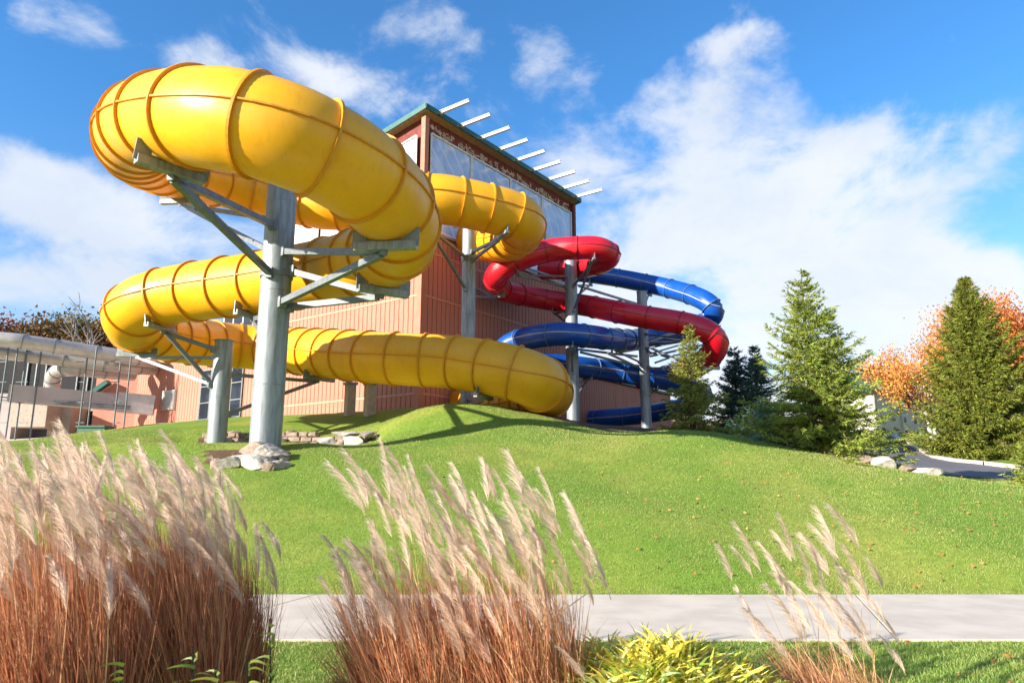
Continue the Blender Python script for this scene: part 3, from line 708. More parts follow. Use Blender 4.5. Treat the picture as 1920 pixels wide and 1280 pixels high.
# left wing with windows
zW = zpy((CXY + DL * 12).y, 586)
wl = siding(DL, NRM_L, TL + .02, 27.0, [ZB + .1, zW], 'left_wing_wall', 60)
def tat_(px):
    lo, hi = 0, 60
    for _ in range(50):
        m_ = (lo + hi) / 2; p = CXY + DL * m_; x_ = CX + F * p.x / (p.y * CT + 3 * ST)
        if x_ > px: lo = m_
        else: hi = m_
    return lo
def win_grid(px0, px1, py0, py1, nxw, nyw, fm=M_GREYW):
    def tat(px):
        lo, hi = 0, 60
        for _ in range(50):
            m_ = (lo + hi) / 2; p = CXY + DL * m_; x_ = CX + F * p.x / (p.y * CT + 3 * ST)
            if x_ > px: lo = m_
            else: hi = m_
        return lo
    ta, tb = tat(px1), tat(px0); ym = (CXY + DL * (ta + tb) / 2).y; z0 = zpy(ym, py1); z1 = zpy(ym, py0)
    q = MB(); q.boxax((wallpt(DL, ta, (z0 + z1) / 2, .05, NRM_L) + wallpt(DL, tb, (z0 + z1) / 2, .05, NRM_L)) / 2, DL * (tb - ta) / 2, NRM_L * .04, (0, 0, (z1 - z0) / 2)); wn = q.build('window_block', M_DARK, bld)
    for i in range(nxw):
        for j in range(nyw):
            a = ta + (tb - ta) * i / nxw + .04; b = ta + (tb - ta) * (i + 1) / nxw - .04; c = z0 + (z1 - z0) * j / nyw + .04; d = z0 + (z1 - z0) * (j + 1) / nyw - .04
            g = MB(); g.boxax((wallpt(DL, a, (c + d) / 2, .095, NRM_L) + wallpt(DL, b, (c + d) / 2, .095, NRM_L)) / 2, DL * (b - a) / 2, NRM_L * .01, (0, 0, (d - c) / 2)); g.build('pane', M_DGLASS, wn)
    fr = MB()
    for i in range(nxw + 1):
        t = ta + (tb - ta) * i / nxw; fr.beam(wallpt(DL, t, z0, .11, NRM_L), wallpt(DL, t, z1, .11, NRM_L), .06, .06)
    for j in range(nyw + 1):
        z = z0 + (z1 - z0) * j / nyw; fr.beam(wallpt(DL, ta, z, .115, NRM_L), wallpt(DL, tb, z, .115, NRM_L), .05, .05)
    fr.build('window_frame', fm, wn); return ta, tb
win_grid(374, 452, 690, 784, 4, 3, M_GALD)
win_grid(408, 464, 590, 622, 3, 1, M_WHITE)
# louvre vent
t_v = tat_(315); q = MB(); zv = zpy((CXY + DL * t_v).y, 750); c = wallpt(DL, t_v, zv, .1, NRM_L); q.boxax(c, DL * .75, NRM_L * .06, (0, 0, .6)); vent = q.build('louvre_vent', M_LOUV, bld)
for k in range(8):
    q = MB(); q.boxax(c + NRM_L * .08 + Vector((0, 0, -.50 + k * .14)), DL * .68, NRM_L * .03 + Vector((0, 0, -.02)), Vector((0, 0, .018))); q.build('slat', M_LOUV, vent)

# ------------------------------------------------------------------ service yard at left: blockwork, ducts, scaffold frames
yard = thing('service_building', PY(80, 830, 47), 'low tan and grey plant building behind the silver ducts', 'building')
def pbox(px0, px1, py0, py1, Y, dep, m, nm, parent):
    a = PY(px0, py1, Y); b = PY(px1, py1, Y); z0 = zpy(Y, py1); z1 = zpy(Y, py0)
    q = MB(); q.box(((a.x + b.x) / 2, Y + dep / 2, (z0 + z1) / 2), b.x - a.x, dep, z1 - z0); return q.build(nm, m, parent)
pbox(-260, 300, 668, 850, 47, 4, M_GREYW, 'wall', yard)
pbox(-40, 96, 672, 733, 46.8, .15, M_DARK, 'opening', yard)
pbox(112, 196, 705, 736, 46.8, .15, M_DARK, 'opening', yard)
for xx in (140, 160, 185): pbox(xx, xx + 2, 706, 735, 46.7, .06, M_GALD, 'mullion', yard)
for xx in (45, 62, 80): pbox(xx, xx + 2, 676, 730, 46.7, .06, M_GALD, 'mullion', yard)
pbox(14, 84, 752, 800, 43, 2.5, M_BOX, 'tan_annex', yard)
pbox(-200, 14, 740, 850, 44, 2, M_GREYW, 'block_wall', yard)
pbox(84, 125, 760, 840, 44.5, 2, M_TAN, 'block_wall', yard)
pbox(128, 165, 770, 835, 46.2, .5, M_DARK, 'doorway', yard)
pbox(135, 141, 772, 784, 46.0, .05, M_WHITE, 'notice', yard)
pbox(165, 262, 700, 850, 45, 1.2, M_PINK, 'pink_wall', yard)
q = MB(); q.beam(PY(172, 738, 44.6), PY(204, 716, 44.6), .5, .28); q.build('roof_edge', M_GREEN, yard)
def duct(pts, r, lab, m=M_SILV, ringn=6):
    P = [PY(*p) for p in pts]; c, _ = catmull(P, 10); t = thing('air_duct', P[0], lab, 'duct')
    q = MB(); q.sweep(c, r, 20); q.build('duct_body', m, t)
    for k in range(1, ringn):
        i = int(k * (len(c) - 1) / ringn); d = (c[i + 1] - c[i]).normalized(); q = MB(); q.cyl(c[i] - d * .04, c[i] + d * .04, r + .035, r + .035, 20); q.build('joint_ring', M_GALV, t)
    return t
duct([(-140, 628, 37), (10, 637, 38), (60, 643, 38.6), (150, 656, 40), (250, 672, 41.5), (292, 678, 43)], .43, 'upper long silver air duct at the left edge')
duct([(-60, 655, 38), (20, 664, 39), (120, 676, 40.5), (240, 689, 42), (290, 693, 43.5)], .36, 'second silver air duct right below the upper one')
duct([(100, 735, 42), (99, 708, 41.5), (112, 693, 41), (135, 692, 41), (190, 697, 42), (252, 702, 43.5)], .40, 'short silver air duct with a downward elbow')
dt = thing('rectangular_duct', PY(20, 745, 40), 'flat-sided sheet metal duct running above the tan annex', 'duct')
q = MB()
A = PY(18, 734, 39); B = PY(222, 751, 41.6); C = PY(290, 757, 42.4)
for a, b, hh, nm_, mm in ((A, B, .95, 'duct_body', M_GREYW), (B, C, 1.15, 'duct_end', M_SILV)):
    q = MB(); a2 = Vector((a.x, a.y, a.z - .1)); b2 = Vector((b.x, b.y, b.z - .1)); q.beam(a2, b2, 1.0, hh); q.build(nm_, mm, dt)
sx = [(4, 22), (40, 62), (152, 168), (217, 236)]
for i, (x0, x1) in enumerate(sx):
    s_ = thing('duct_support_frame', PY(x0, 830, 38), ['leftmost slim steel frame under the silver ducts', 'second slim steel frame from the left edge under the ducts', 'third slim steel frame in front of the green roof edge', 'slim steel frame nearest the yellow slide under the ducts'][i], 'pipe frame', 'slim steel frames holding up the ducts')
    Yf = 38.2 + i * .8; topy = 628 + x0 * .15
    for xx in (x0, x1):
        a = PY(xx - 14 if xx < 60 else xx - 8, 835, Yf); zt_ = zpy(Yf, topy + (20 if xx == x0 else 0)); q = MB(); q.cyl((a.x, a.y, 1.5), (a.x, a.y, zt_), .045, .045, 8); q.build('pole', M_POLE, s_)
    for k in range(1, 5):
        a = PY(x0 - 10, 640 + k * 38, Yf); b = PY(x1 - 10, 640 + k * 38, Yf); q = MB(); q.beam(a, b, .04, .04); q.build('rung', M_POLE, s_)
rl = MB(); rl.beam(PY(-40, 741, 38.4), PY(245, 762, 41), .08, .08); rl.beam(PY(-40, 747, 38.4), PY(245, 766, 41), .05, .05)
tag(rl.build('duct_rail', M_POLE), 'long thin steel rail tying the duct frames together', 'rail')
q = MB(); cb = PY(178, 815, 39); 
q.box((cb.x, cb.y, cb.z), 1.5, .9, .8); q.boxax((cb.x, cb.y - .05, cb.z + .44), Vector((.8, 0, 0)), Vector((0, .5, 0)), Vector((0, 0, .05)))
tag(q.build('waste_container', M_BIN), 'dark green waste container behind the lawn crest', 'container')

# ------------------------------------------------------------------ far hotel
HY = 70.0; hc = PY(1646, 812, HY); hd1 = Vector((.75, .66, 0)).normalized(); hn1 = Vector((.66, -.75, 0)).normalized(); hd2 = -hn1; hn2 = -hd1
hz0 = hc.z - 1.5; hz1 = zpy(HY, 728)
hot = thing('hotel_building', Vector((hc.x, hc.y, hz0)), 'cream multi-storey hotel with dark green roof behind the drive', 'building')
def hp(d, t, z, n=Vector((0, 0, 0)), o=0): p = Vector((hc.x, hc.y, 0)) + d * t + n * o; return Vector((p.x, p.y, z))
for d, n, L, nm_ in ((hd1, hn1, 34, 'wall'), (hd2, hn2, 6, 'end_wall')):
    q = MB(); q.boxax((hp(d, 0, (hz0 + hz1) / 2, n, -.2) + hp(d, L, (hz0 + hz1) / 2, n, -.2)) / 2, d * L / 2, n * .2, (0, 0, (hz1 - hz0) / 2)); wv = q.build(nm_, M_CREAM, hot)
    q = MB(); a = hp(d, 0, hz1 + .7, n, .25); b = hp(d, L if nm_ == 'end_wall' else 6.5, hz1 + .7, n, .25); q.boxax((a + b) / 2, (b - a) / 2, n * .3 - Vector((0, 0, .35)), Vector((0, 0, .7)) - n * .35); q.build('roof', M_GREEN, hot)
    q = MB(); a = hp(d, 0, hz1 - .1, n, .1); b = hp(d, L, hz1 - .1, n, .1); q.boxax((a + b) / 2, (b - a) / 2, n * .15, (0, 0, .12)); q.build('cornice', M_TAN, hot)
for i in range(11):
    t = 1.4 + i * 3.0
    for j in range(3):
        z = hz1 - .95 - j * 1.75 - (0 if j < 2 else -.2)
        if z < hz0 + 1: continue
        if j == 2 and i % 2: continue
        q = MB(); q.boxax(hp(hd1, t, z, hn1, .02), hd1 * .5, hn1 * .03, (0, 0, .42)); wn = q.build('window', M_WHITE, hot)
        q = MB(); q.boxax(hp(hd1, t, z, hn1, .05), hd1 * .42, hn1 * .02, (0, 0, .36)); q.build('pane', M_DGLASS, wn)
for i in range(4):
    q = MB(); q.boxax(hp(hd1, 6.5 + i * 7, (hz0 + hz1) / 2 - .2, hn1, .1), hd1 * .18, hn1 * .12, (0, 0, (hz1 - hz0) / 2 - .3)); q.build('pilaster', M_CREAM, hot)

# ------------------------------------------------------------------ rocks and walls
def rock(c, sx, sy, sz, seed, m, rz=0):
    rg = np.random.RandomState(seed); 
    import bmesh
    bm = bmesh.new(); bmesh.ops.create_icosphere(bm, subdivisions=3, radius=1.15)
    pl = [(unit(rg.normal(size=(1, 3)))[0], rg.uniform(.45, .80)) for _ in range(9)]
    for v in bm.verts:
        p = np.array(v.co)
        for n, d in pl:
            k = p @ n
            if k > d: p = p - n * (k - d)
        p += rg.normal(size=3) * .012
        v.co = Vector((p[0] * sx, p[1] * sy, p[2] * sz))
    bmesh.ops.rotate(bm, verts=bm.verts, cent=(0, 0, 0), matrix=Matrix.Rotation(rz, 3, 'Z'))
    me = bpy.data.meshes.new('boulder'); bm.to_mesh(me); bm.free(); me.materials.append(m)
    return inst('boulder', me, None, c)
rocks = [(505, 878, 15.7, .17, .17, .13, M_ROCKD, 'small tan rock lowest in the middle of the column pile'), (533, 858, 16.4, .15, .15, .12, M_ROCK, 'small pale rock at the right tip of the column pile'),
         (408, 874, 15.9, .2, .2, .15, M_ROCKD, 'small brown rock at the left end of the pit edge'), (637, 833, 22.0, .16, .15, .16, M_ROCKD, 'small dark rock wedged between the two lower white boulders'),
         (425, 826, 23.2, .2, .2, .2, M_ROCK, 'pale rock right beside the short column'), (470, 824, 23.3, .18, .2, .2, M_ROCKD, 'brown rock touching the left side of the tallest column'),
         (492, 868, 15.9, .36, .34, .26, M_ROCK, 'large white boulder in front of the tallest column'), (512, 852, 16.3, .32, .3, .24, M_ROCK, 'white boulder against the right foot of the tallest column'),
         (478, 846, 16.6, .30, .3, .2, M_ROCKD, 'brownish boulder at the left foot of the tallest column'), (524, 872, 15.9, .2, .2, .14, M_ROCK, 'small white rock lowest right of the column pile'),
         (455, 866, 16.0, .28, .28, .22, M_ROCK, 'pale rock left of the column pile, half behind the plumes'), (430, 872, 15.9, .25, .25, .2, M_ROCK, 'pale rock furthest left in front of the soil pit'),
         (617, 829, 22.3, .40, .3, .20, M_ROCK, 'white boulder at the right end of the low stone wall'), (663, 829, 22.0, .42, .3, .18, M_ROCK, 'lower white boulder of the stacked pair on the slope'),
         (647, 814, 22.5, .48, .3, .15, M_ROCK, 'long flat white boulder lying on top of the pair'), (688, 816, 22.2, .28, .25, .15, M_GREYW, 'dark grey boulder at the right tip of the stack'),
         (540, 817, 23.4, .30, .25, .18, M_ROCKD, 'rounded tan boulder on the low wall right of the tallest column'), (531, 829, 22.9, .18, .2, .24, M_ROCKD, 'narrow brown boulder beside the tallest column'),
         (442, 817, 23.8, .32, .25, .15, M_ROCKD, 'brown boulder on the wall between the two columns'), (455, 830, 23.3, .25, .2, .2, M_ROCK, 'pale boulder low between the two columns'),
         (1388, 800, 24.5, .25, .2, .2, M_ROCKD, 'brown boulder between the small spruce and the big one'), (1375, 797, 25, .24, .2, .18, M_ROCK, 'pale boulder right of the small spruce'), (1408, 806, 24, .25, .2, .18, M_ROCK, 'pale boulder left of the blue spruce'),
         (1652, 868, 17.4, .30, .25, .2, M_ROCK, 'white boulder right of the big spruce by the drive'), (1618, 861, 17.9, .4, .3, .2, M_ROCKD, 'brown boulder under the right edge of the big spruce'),
         (1735, 890, 16.7, .34, .25, .14, M_ROCK, 'white boulder at the drive edge, furthest right'), (1702, 884, 17.0, .28, .22, .14, M_ROCKD, 'flat pale boulder between two others along the drive')]
for i, (px, py, Y, a_, b_, c_, m_, lab) in enumerate(rocks):
    p = PY(px, py, Y)
    if Y < 22 and px < 600: p.z = max(p.z, hzf(p.x, p.y) + c_ * .3)
    elif px > 1300: p.z = hzf(p.x, p.y) + c_ * .45
    tag(rock(p, a_ * 1.15, b_ * 1.15, c_ * 1.05, 100 + i, m_, random.uniform(-.5, .5)), lab, 'boulder', 'landscape boulders')
rwall = thing('stone_retaining_wall', (wall_a + wall_b) / 2, 'low dry stone wall behind the two left columns', 'wall')
dv = (wall_b - wall_a); dv.z = 0; Lw = dv.length; dv.normalize(); nv = Vector((dv.y, -dv.x, 0))
if nv.y > 0: nv = -nv
rs = random.Random(3); cnt = 0
for row in range(3):
    t = -.1 + rs.uniform(0, .2)
    while t < Lw - .2:
        l_ = rs.uniform(.28, .55); h_ = .155
        p = wall_a + dv * (t + l_ / 2); z = 2.66 + row * .165
        if t + l_ / 2 > Lw * .72 and row == 2: t += l_; continue
        q = MB(); hw = l_ / 2 - .012; hh = h_ / 2; dp = .14; j = lambda k=.02: rs.uniform(-k, k); vs = []
        for zz in (-hh, hh):
            for (u, v) in ((-hw, -dp), (hw, -dp), (hw, dp), (-hw, dp)): vs.append(p + dv * (u + j()) - nv * (v) + nv * j(.03) + Vector((0, 0, z - p.z + zz + j(.012))))
        fr_ = [p + dv * (u + j(.01)) + nv * (dp + .035 + j(.012)) + Vector((0, 0, z - p.z + zz)) for (u, zz) in ((-hw * .8, -hh * .7), (hw * .8, -hh * .7), (hw * .8, hh * .7), (-hw * .8, hh * .7))]
        q.add(vs + fr_, [(0, 3, 2, 1), (4, 5, 6, 7), (1, 2, 6, 5), (2, 3, 7, 6), (3, 0, 4, 7), (0, 1, 9, 8), (1, 5, 10, 9), (5, 4, 11, 10), (4, 0, 8, 11), (8, 9, 10, 11)])
        q.build('stone', rs.choice([M_STONE, M_ROCKD, M_STONE]), rwall); t += l_

# ------------------------------------------------------------------ trees
def spruce(px, py, Y, hpx_top, radius, seed, m, label, name='spruce_tree', nb=300, droop=.25, tint=(.65, 1.35), spray=.17, trunk_show=0., width=.013, fill=1., double=None, opn=1.):
    rg = np.random.RandomState(seed); b = PY(px, py, Y); b.z = hzf(b.x, b.y) - .05; ht = zpy(Y, hpx_top) - b.z
    t = thing(name, b, label, 'tree')
    q = MB(); q.sweep([b, b + Vector((0, 0, ht * .5)), b + Vector((0, 0, ht * .97))], [.02 * ht + .03, .011 * ht + .015, .006], 8); q.build('trunk', M_BARK, t)
    br = []; twb = []; twd = []; twl = []
    bs = MB(); axes = [(np.array([0, 0.]), 1.)]
    if double: axes = [(np.array([0, 0.]), 1.), (np.array([double[0] * radius, 0]), double[1])]
    for off, hf in axes:
        H_ = ht * hf; n = int(nb * (1 if hf == 1 else .6))
        for i in range(n):
            u = (i + rg.rand()) / n; u = u ** 1.05;
            if u > .80 and rg.rand() < (u - .70) * opn: continue
            u = trunk_show + (1 - trunk_show) * u
            az_ = i * 2.39996 + rg.normal() * .25
            L = radius * (1 if hf == 1 else .7) * ((1 - u) ** .92) * rg.uniform(.70 - .14 * opn, 1.14 + .08 * opn) + .05
            L *= 1 + .16 * math.sin(az_ * 2 + seed) + .10 * math.sin(az_ * 3 + 5 * u)
            upk = -.30 + .9 * u + rg.normal() * .08
            d = np.array([math.cos(az_), math.sin(az_), upk]); st = np.array([b.x + off[0] * (1 - 0), b.y + off[1], b.z + H_ * u * .965])
            ns = max(5, int(L / .070 * fill)); s = (np.arange(ns) + rg.rand(ns)) / ns; s = .10 + .90 * s
            pos = st + d[None] * (L * s)[:, None]; pos[:, 2] += -droop * L * s * (1 - s) * 1.5 + .12 * L * s ** 3
            end = st + d * L; 
            if i % 3 == 0: bs.cyl(Vector(st), Vector(pos[ns * 2 // 3]), .012 * L + .006, .004, 4, False)
            side = np.array([-d[1], d[0], 0.])
            for rep in range(3):
                sg = rg.choice([-1, 1], ns) if rep == 2 else (np.ones(ns) if rep == 0 else -np.ones(ns))
                k = rg.uniform(.5, 1.1, ns)
                dd = d[None] * .8 + side[None] * (sg * k)[:, None] + np.array([0, 0, 1])[None] * (rg.normal(size=ns) * .22 - droop * .55 + .20 * u)[:, None]
                twb.append(pos); twd.append(unit(dd)); twl.append((spray * (1.15 - .5 * s) * rg.uniform(.6, 1.3, ns)) * (1.6 if rep < 2 else 1.) * (.55 + .45 * min(1, L)))
    B = np.concatenate(twb); Dd = np.concatenate(twd); Ll = np.concatenate(twl)
    # every twig: needle fans (several thin triangles)
    parts = []; nT = len(B); tw_t = tints(nT, tint[0], tint[1], rg, .10)
    rel = np.clip((B[:, 2] - b.z) / ht, 0, 1)
    for k in range(5):
        f = rg.uniform(0, .75, nT); pp = B + Dd * (Ll * f)[:, None]
        d2 = unit(Dd + rg.normal(size=(nT, 3)) * .45)
        v, fc, tt = ribbons(pp, d2, Ll * rg.uniform(.35, .7, nT), np.full(nT, width * 2.2), np.zeros((nT, 3)), 1, rg, tw_t * rg.uniform(.85, 1.15, (nT, 1)))
        parts.append((v, fc, tt))
    V, Fc, T = merge(parts)
    tag(inst('needles', npmesh('needles', V, Fc, m, T), t), kind='stuff')
    tag(bs.build('branches', M_BARK, t), kind='stuff'); return t
spruce(1530, 850, 18.7, 502, 1.82, 21, M_LEAF, 'big bright green spruce with an open pointed top on the hill crest', nb=270, double=(.36, .76), spray=.20, width=.014, opn=2.2)
spruce(1850, 853, 34, 512, 3.1, 22, mat('dense_spruce_leaf', (.245, .27, .030), .65, attr='tint', transl=.3), 'tall dense dark green spruce across the drive at the right', nb=600, opn=.5, droop=.5, tint=(.5, 1.3), spray=.28, trunk_show=.05, width=.021)
spruce(1300, 806, 21.8, 606, 1.22, 23, mat('olive_spruce_leaf', (.27, .28, .045), .65, attr='tint', transl=.25), 'small olive spruce in front of the blue slide', nb=150, spray=.17, width=.014, opn=1.8)
spruce(1384, 796, 34, 648, 1.9, 24, M_BLEAF, 'dark blue green pine left of the two behind the small spruce', 'pine_tree', nb=130, spray=.30, width=.022, opn=2.)
spruce(1424, 800, 33, 645, 1.8, 25, M_BLEAF, 'dark blue green pine right behind the big spruce', 'pine_tree', nb=130, spray=.30, width=.022, opn=2.)
spruce(1436, 823, 19.3, 752, .50, 26, M_BSPR, 'little pale blue spruce tucked at the left foot of the big spruce', 'blue_spruce', nb=90, spray=.14, width=.012)
spruce(1935, 915, 16.5, 830, .55, 28, M_LEAF, 'young green conifer cut off by the right picture edge', nb=90, spray=.15, width=.012)
# bushy grass tuft by the boulders
def tuft(px, py, Y, r, h, n, m, label, name, tint=(.7, 1.3), lean=(0, 0), width=.02):
    p = PY(px, py, Y); p.z = hzf(p.x, p.y); rg = np.random.RandomState(int(px)); a = rg.uniform(0, 6.283, n); s = rg.uniform(0, 1, n) ** .5
    base = np.stack([p.x + np.cos(a) * s * r * .35, p.y + np.sin(a) * s * r * .35, np.full(n, p.z)], 1)
    d = np.stack([np.cos(a) * s * r / h, np.sin(a) * s * r / h, np.ones(n)], 1)
    V, Fc, T = ribbons(base, d, rg.uniform(.6, 1.05, n) * h, np.full(n, width), np.stack([np.cos(a) * .15 * h + lean[0], np.sin(a) * .15 * h, -s * .25 * h], 1), 3, rg, tints(n, *tint, rg))
    t = thing(name, p, label, 'plant'); tag(inst('leaves', npmesh('leaves', V, Fc, m, T), t), kind='stuff'); return t
tuft(1392, 792, 25.5, .45, .75, 700, M_LEAF, 'yellowish green grassy shrub behind the boulders', 'shrub', width=.03)

def broadleaf(px, py, Y, py_top, spread, seed, m, label, nl, name='autumn_tree', bark=M_BIRCH, leaf=.13, tint=None, lean=0., bare=.25, colors=None, wide=1.):
    rg = np.random.RandomState(seed); b = PY(px, py, Y); b.z = hzf(b.x, b.y) - .05; ht = zpy(Y, py_top) - b.z
    t = thing(name, b, label, 'tree'); tips = []
    trunk = MB(); limbs = MB()
    dry = [True]
    def grow_(p, d, L, r, lev):
        p1 = p + d * L; mid = (p + p1) / 2 + Vector(rg.normal(size=3)) * L * .06
        if not dry[0]: (trunk if lev == 0 else limbs).sweep([p, mid, p1], [r, r * .85, r * .68], 7 if lev < 2 else 4, False)
        if lev >= 2: tips.append(p1); tips.append(mid)
        if lev >= 4: return
        for k in range(3 if lev < 3 else 2):
            ax = Vector(rg.normal(size=3)).normalized(); nd = (d + ax * (.62 if lev else .55) + Vector((0, 0, .12))).normalized()
            grow_(p1 if k < 2 else mid, nd, L * rg.uniform(.6, .85), r * .6, lev + 1)
    fz = 1.
    for pas in range(2):
        dry[0] = pas == 0; rg = np.random.RandomState(seed); tips.clear()
        for k in range(2 if bark is M_BIRCH else 1):
            grow_(b, Vector((lean + k * .45 - .1, 0, 1)).normalized(), ht * .30 * fz, .035 * ht * .6, 0)
        fz = ht / (max(q_.z for q_ in tips) - b.z + .2)
    trunk.build('trunk', bark, t); limbs.build('limbs', bark if bark is not M_BIRCH else M_BARK, t)
    tp = np.array([list(x) for x in tips]); c0 = np.array([b.x, b.y, b.z])
    rel = tp - c0; sc_ = spread / max(1e-3, np.percentile(np.abs(rel[:, 0]), 92)); sz = ht / rel[:, 2].max()
    # no rescale of limbs: leaves stay at the tips
    if nl:
        ii = rg.randint(0, len(tp), nl); P = tp[ii] + rg.normal(size=(nl, 3)) * np.array([.30 * wide, .30 * wide, .24]) * (ht / 6.)
        P = P[P[:, 2] > b.z + ht * bare]; n = len(P)
        tt = tints(n, .7, 1.3, rg, .06)
        if colors is not None:
            cc = np.array(colors); pick = cc[(ii[:n] * 7) % len(cc)]; tt = tt * pick
        V, Fc, T = ribbons(P, rg.normal(size=(n, 3)), np.full(n, leaf) * rg.uniform(.7, 1.3, n), np.full(n, leaf * .8), np.zeros((n, 3)), 2, rg, tt)
        tag(inst('foliage', npmesh('foliage', V, Fc, m, T), t), kind='stuff')
    return t
broadleaf(1752, 832, 41, 636, 2.4, 41, M_OLEAF, 'orange leaved birch with white trunk beside the tall spruce', 10000, colors=[(1, 1, 1), (1.2, 1.5, .9), (1.1, .8, .8), (1, 1.25, .8)], leaf=.12, lean=-.05)
broadleaf(1800, 838, 45, 668, 2.2, 42, M_OLEAF, 'yellow orange birch half hidden behind the tall spruce', 8000, colors=[(1, 1.3, .9), (1.1, 1.6, .8), (1.1, .9, .8)], leaf=.12, lean=.05)
broadleaf(1915, 850, 42, 560, 2.6, 43, M_OLEAF, 'rust orange oak at the right edge behind the tall spruce', 14000, bark=M_BARK, colors=[(1, .75, .7), (.9, .6, .5), (1.1, 1, .8)], leaf=.14)
broadleaf(1962, 850, 48, 590, 2.6, 44, M_OLEAF, 'rust brown oak beyond the right picture edge', 6000, bark=M_BARK, colors=[(.8, .5, .5), (.9, .6, .5)], leaf=.14)
broadleaf(190, 700, 62, 566, 2.6, 45, M_HLEAF, 'bare grey tree rising above the ducts beside the yellow bend', 0, 'bare_tree', bark=mat('grey_bark', (.30, .26, .24), .9))
hc_ = [(-40, 602, (1.5, .5, .8)), (16, 603, (1.6, .45, .7)), (60, 612, (.8, 1.3, .8)), (103, 606, (1.5, .9, .8)), (138, 610, (1.6, 1.2, .7)), (176, 598, (.8, 1.3, .6)), (212, 612, (1.5, 1.0, .5)), (250, 640, (1.2, .9, .8)), (-90, 612, (1, 1, .7))]
hl = ['dark red tree partly outside the left edge', 'dark red tree at the left edge above the ducts', 'dark green tree above the ducts, second in the row', 'russet tree in the middle of the row above the ducts', 'light brown tree right of the russet one above the ducts', 'green tree with the tallest crown above the ducts', 'yellow brown tree next to the yellow bend', 'brown tree hidden mostly behind the yellow bend', 'green brown tree outside the left edge']
for i, (px, pyt, cc) in enumerate(hc_):
    broadleaf(px, 720, 66 + i % 3, pyt, 3, 60 + i, M_HLEAF, hl[i], 9000, 'hill_tree', bark=M_BARK, leaf=.30, colors=[cc, tuple(v * .8 for v in cc)], bare=.12, wide=2.6)
# far wood mass behind everything
rg = np.random.RandomState(9); n = 60000
ang = rg.uniform(-1.25, 1.25, n); rad = rg.uniform(120, 150, n)
hh = 4.8 + rg.uniform(0, 1, n) ** .7 * (8.5 + 1.8 * np.sin(ang * 23) + 1.2 * np.sin(ang * 61)) * np.where(ang < -.3, .9, .8)
P = np.stack([np.sin(ang) * rad, np.cos(ang) * rad, hh], 1)
V, Fc, T = ribbons(P, rg.normal(size=(n, 3)), np.full(n, 1.3), np.full(n, 1.0), np.zeros((n, 3)), 1, rg, tints(n, .6, 1.3, rg, .2))
tag(inst('far_wood', npmesh('far_wood', V, Fc, M_HLEAF, T)), 'autumn woodland on the far skyline', None, None, 'stuff')

# ------------------------------------------------------------------ lawn blades
def lawn(n, ymin, ymax, seed, hs=1.):
    rg = np.random.RandomState(seed); y = ymin * (ymax / ymin) ** rg.rand(n); x = rg.uniform(-.80, .80, n) * y
    wob = .035 * np.sin(x * 7.3) + .03 * np.sin(x * 17.1); ok = ~((y > SW_N + .02 + wob) & (y < SW_F - .03 + wob)); x, y = x[ok], y[ok]
    for p in SOIL: k = ~inpoly(x, y, p); x, y = x[k], y[k]
    z = hz(x, y); n = len(x)
    k = 1 + .06 * (y - 10).clip(0)
    patch = .5 + .28 * np.sin(x * .55 + 1.2 * np.sin(y * .45)) * np.sin(y * .7 + .9 * np.sin(x * .4)) + .22 * np.sin(x * 1.9 + 2.1 * np.sin(y * 1.3 + x * .3)) * np.sin(y * 2.3 + 1.7 * np.sin(x * 1.1)) + .12 * np.sin(x * 5.1 + 2 * np.sin(y * 3.7)) * np.sin(y * 5.9 + 2 * np.sin(x * 4.3)); patch = patch.clip(0, 1)
    t = tints(n, .75, 1.25, rg, .08); dry = (rg.rand(n) < .10 + 1.9 * patch ** 3)[:, None]
    t = np.where(dry, t * np.array([1.7, 1.25, 2.0]), t * np.array([1, 1, 1.]))
    d = np.stack([rg.normal(size=n) * .45, rg.normal(size=n) * .45, np.ones(n)], 1)
    V, Fc, T = ribbons(np.stack([x, y, z - .005], 1), d, rg.uniform(.018, .042, n) * hs * k ** .5, .0075 * k, np.zeros((n, 3)), 1, rg, t)
    tag(inst('grass', npmesh('grass', V, Fc, M_GRASS, T)), 'short mown lawn grass blades', None, None, 'stuff')
lawn(430000, 9.98, 25, 71)
lawn(110000, 4.6, SW_N + .09, 72, 1.15)
# fallen leaves
rg = np.random.RandomState(5); n = 900; y = 10.2 * (19 / 10.2) ** rg.rand(n); x = rg.uniform(-.3, .78, n) * y
kp_ = rg.rand(n) < np.clip(.25 + x / 14, .1, 1); x, y = x[kp_], y[kp_]; n2 = 60; x = np.concatenate([x, rg.uniform(1, 7, n2)]); y = np.concatenate([y, rg.uniform(5.2, 7.3, n2)]); n = len(x)
V, Fc, T = ribbons(np.stack([x, y, hz(x, y) + .045], 1), np.stack([rg.normal(size=n), rg.normal(size=n), rg.normal(size=n) * .25], 1), rg.uniform(.03, .065, n), np.full(n, .04), np.zeros((n, 3)), 2, rg, tints(n, .6, 1.5, rg, .15), side=None)
tag(inst('fallen_leaves', npmesh('fallen_leaves', V, Fc, M_LITTER, T)), 'orange fallen leaves scattered on the grass', None, None, 'stuff')

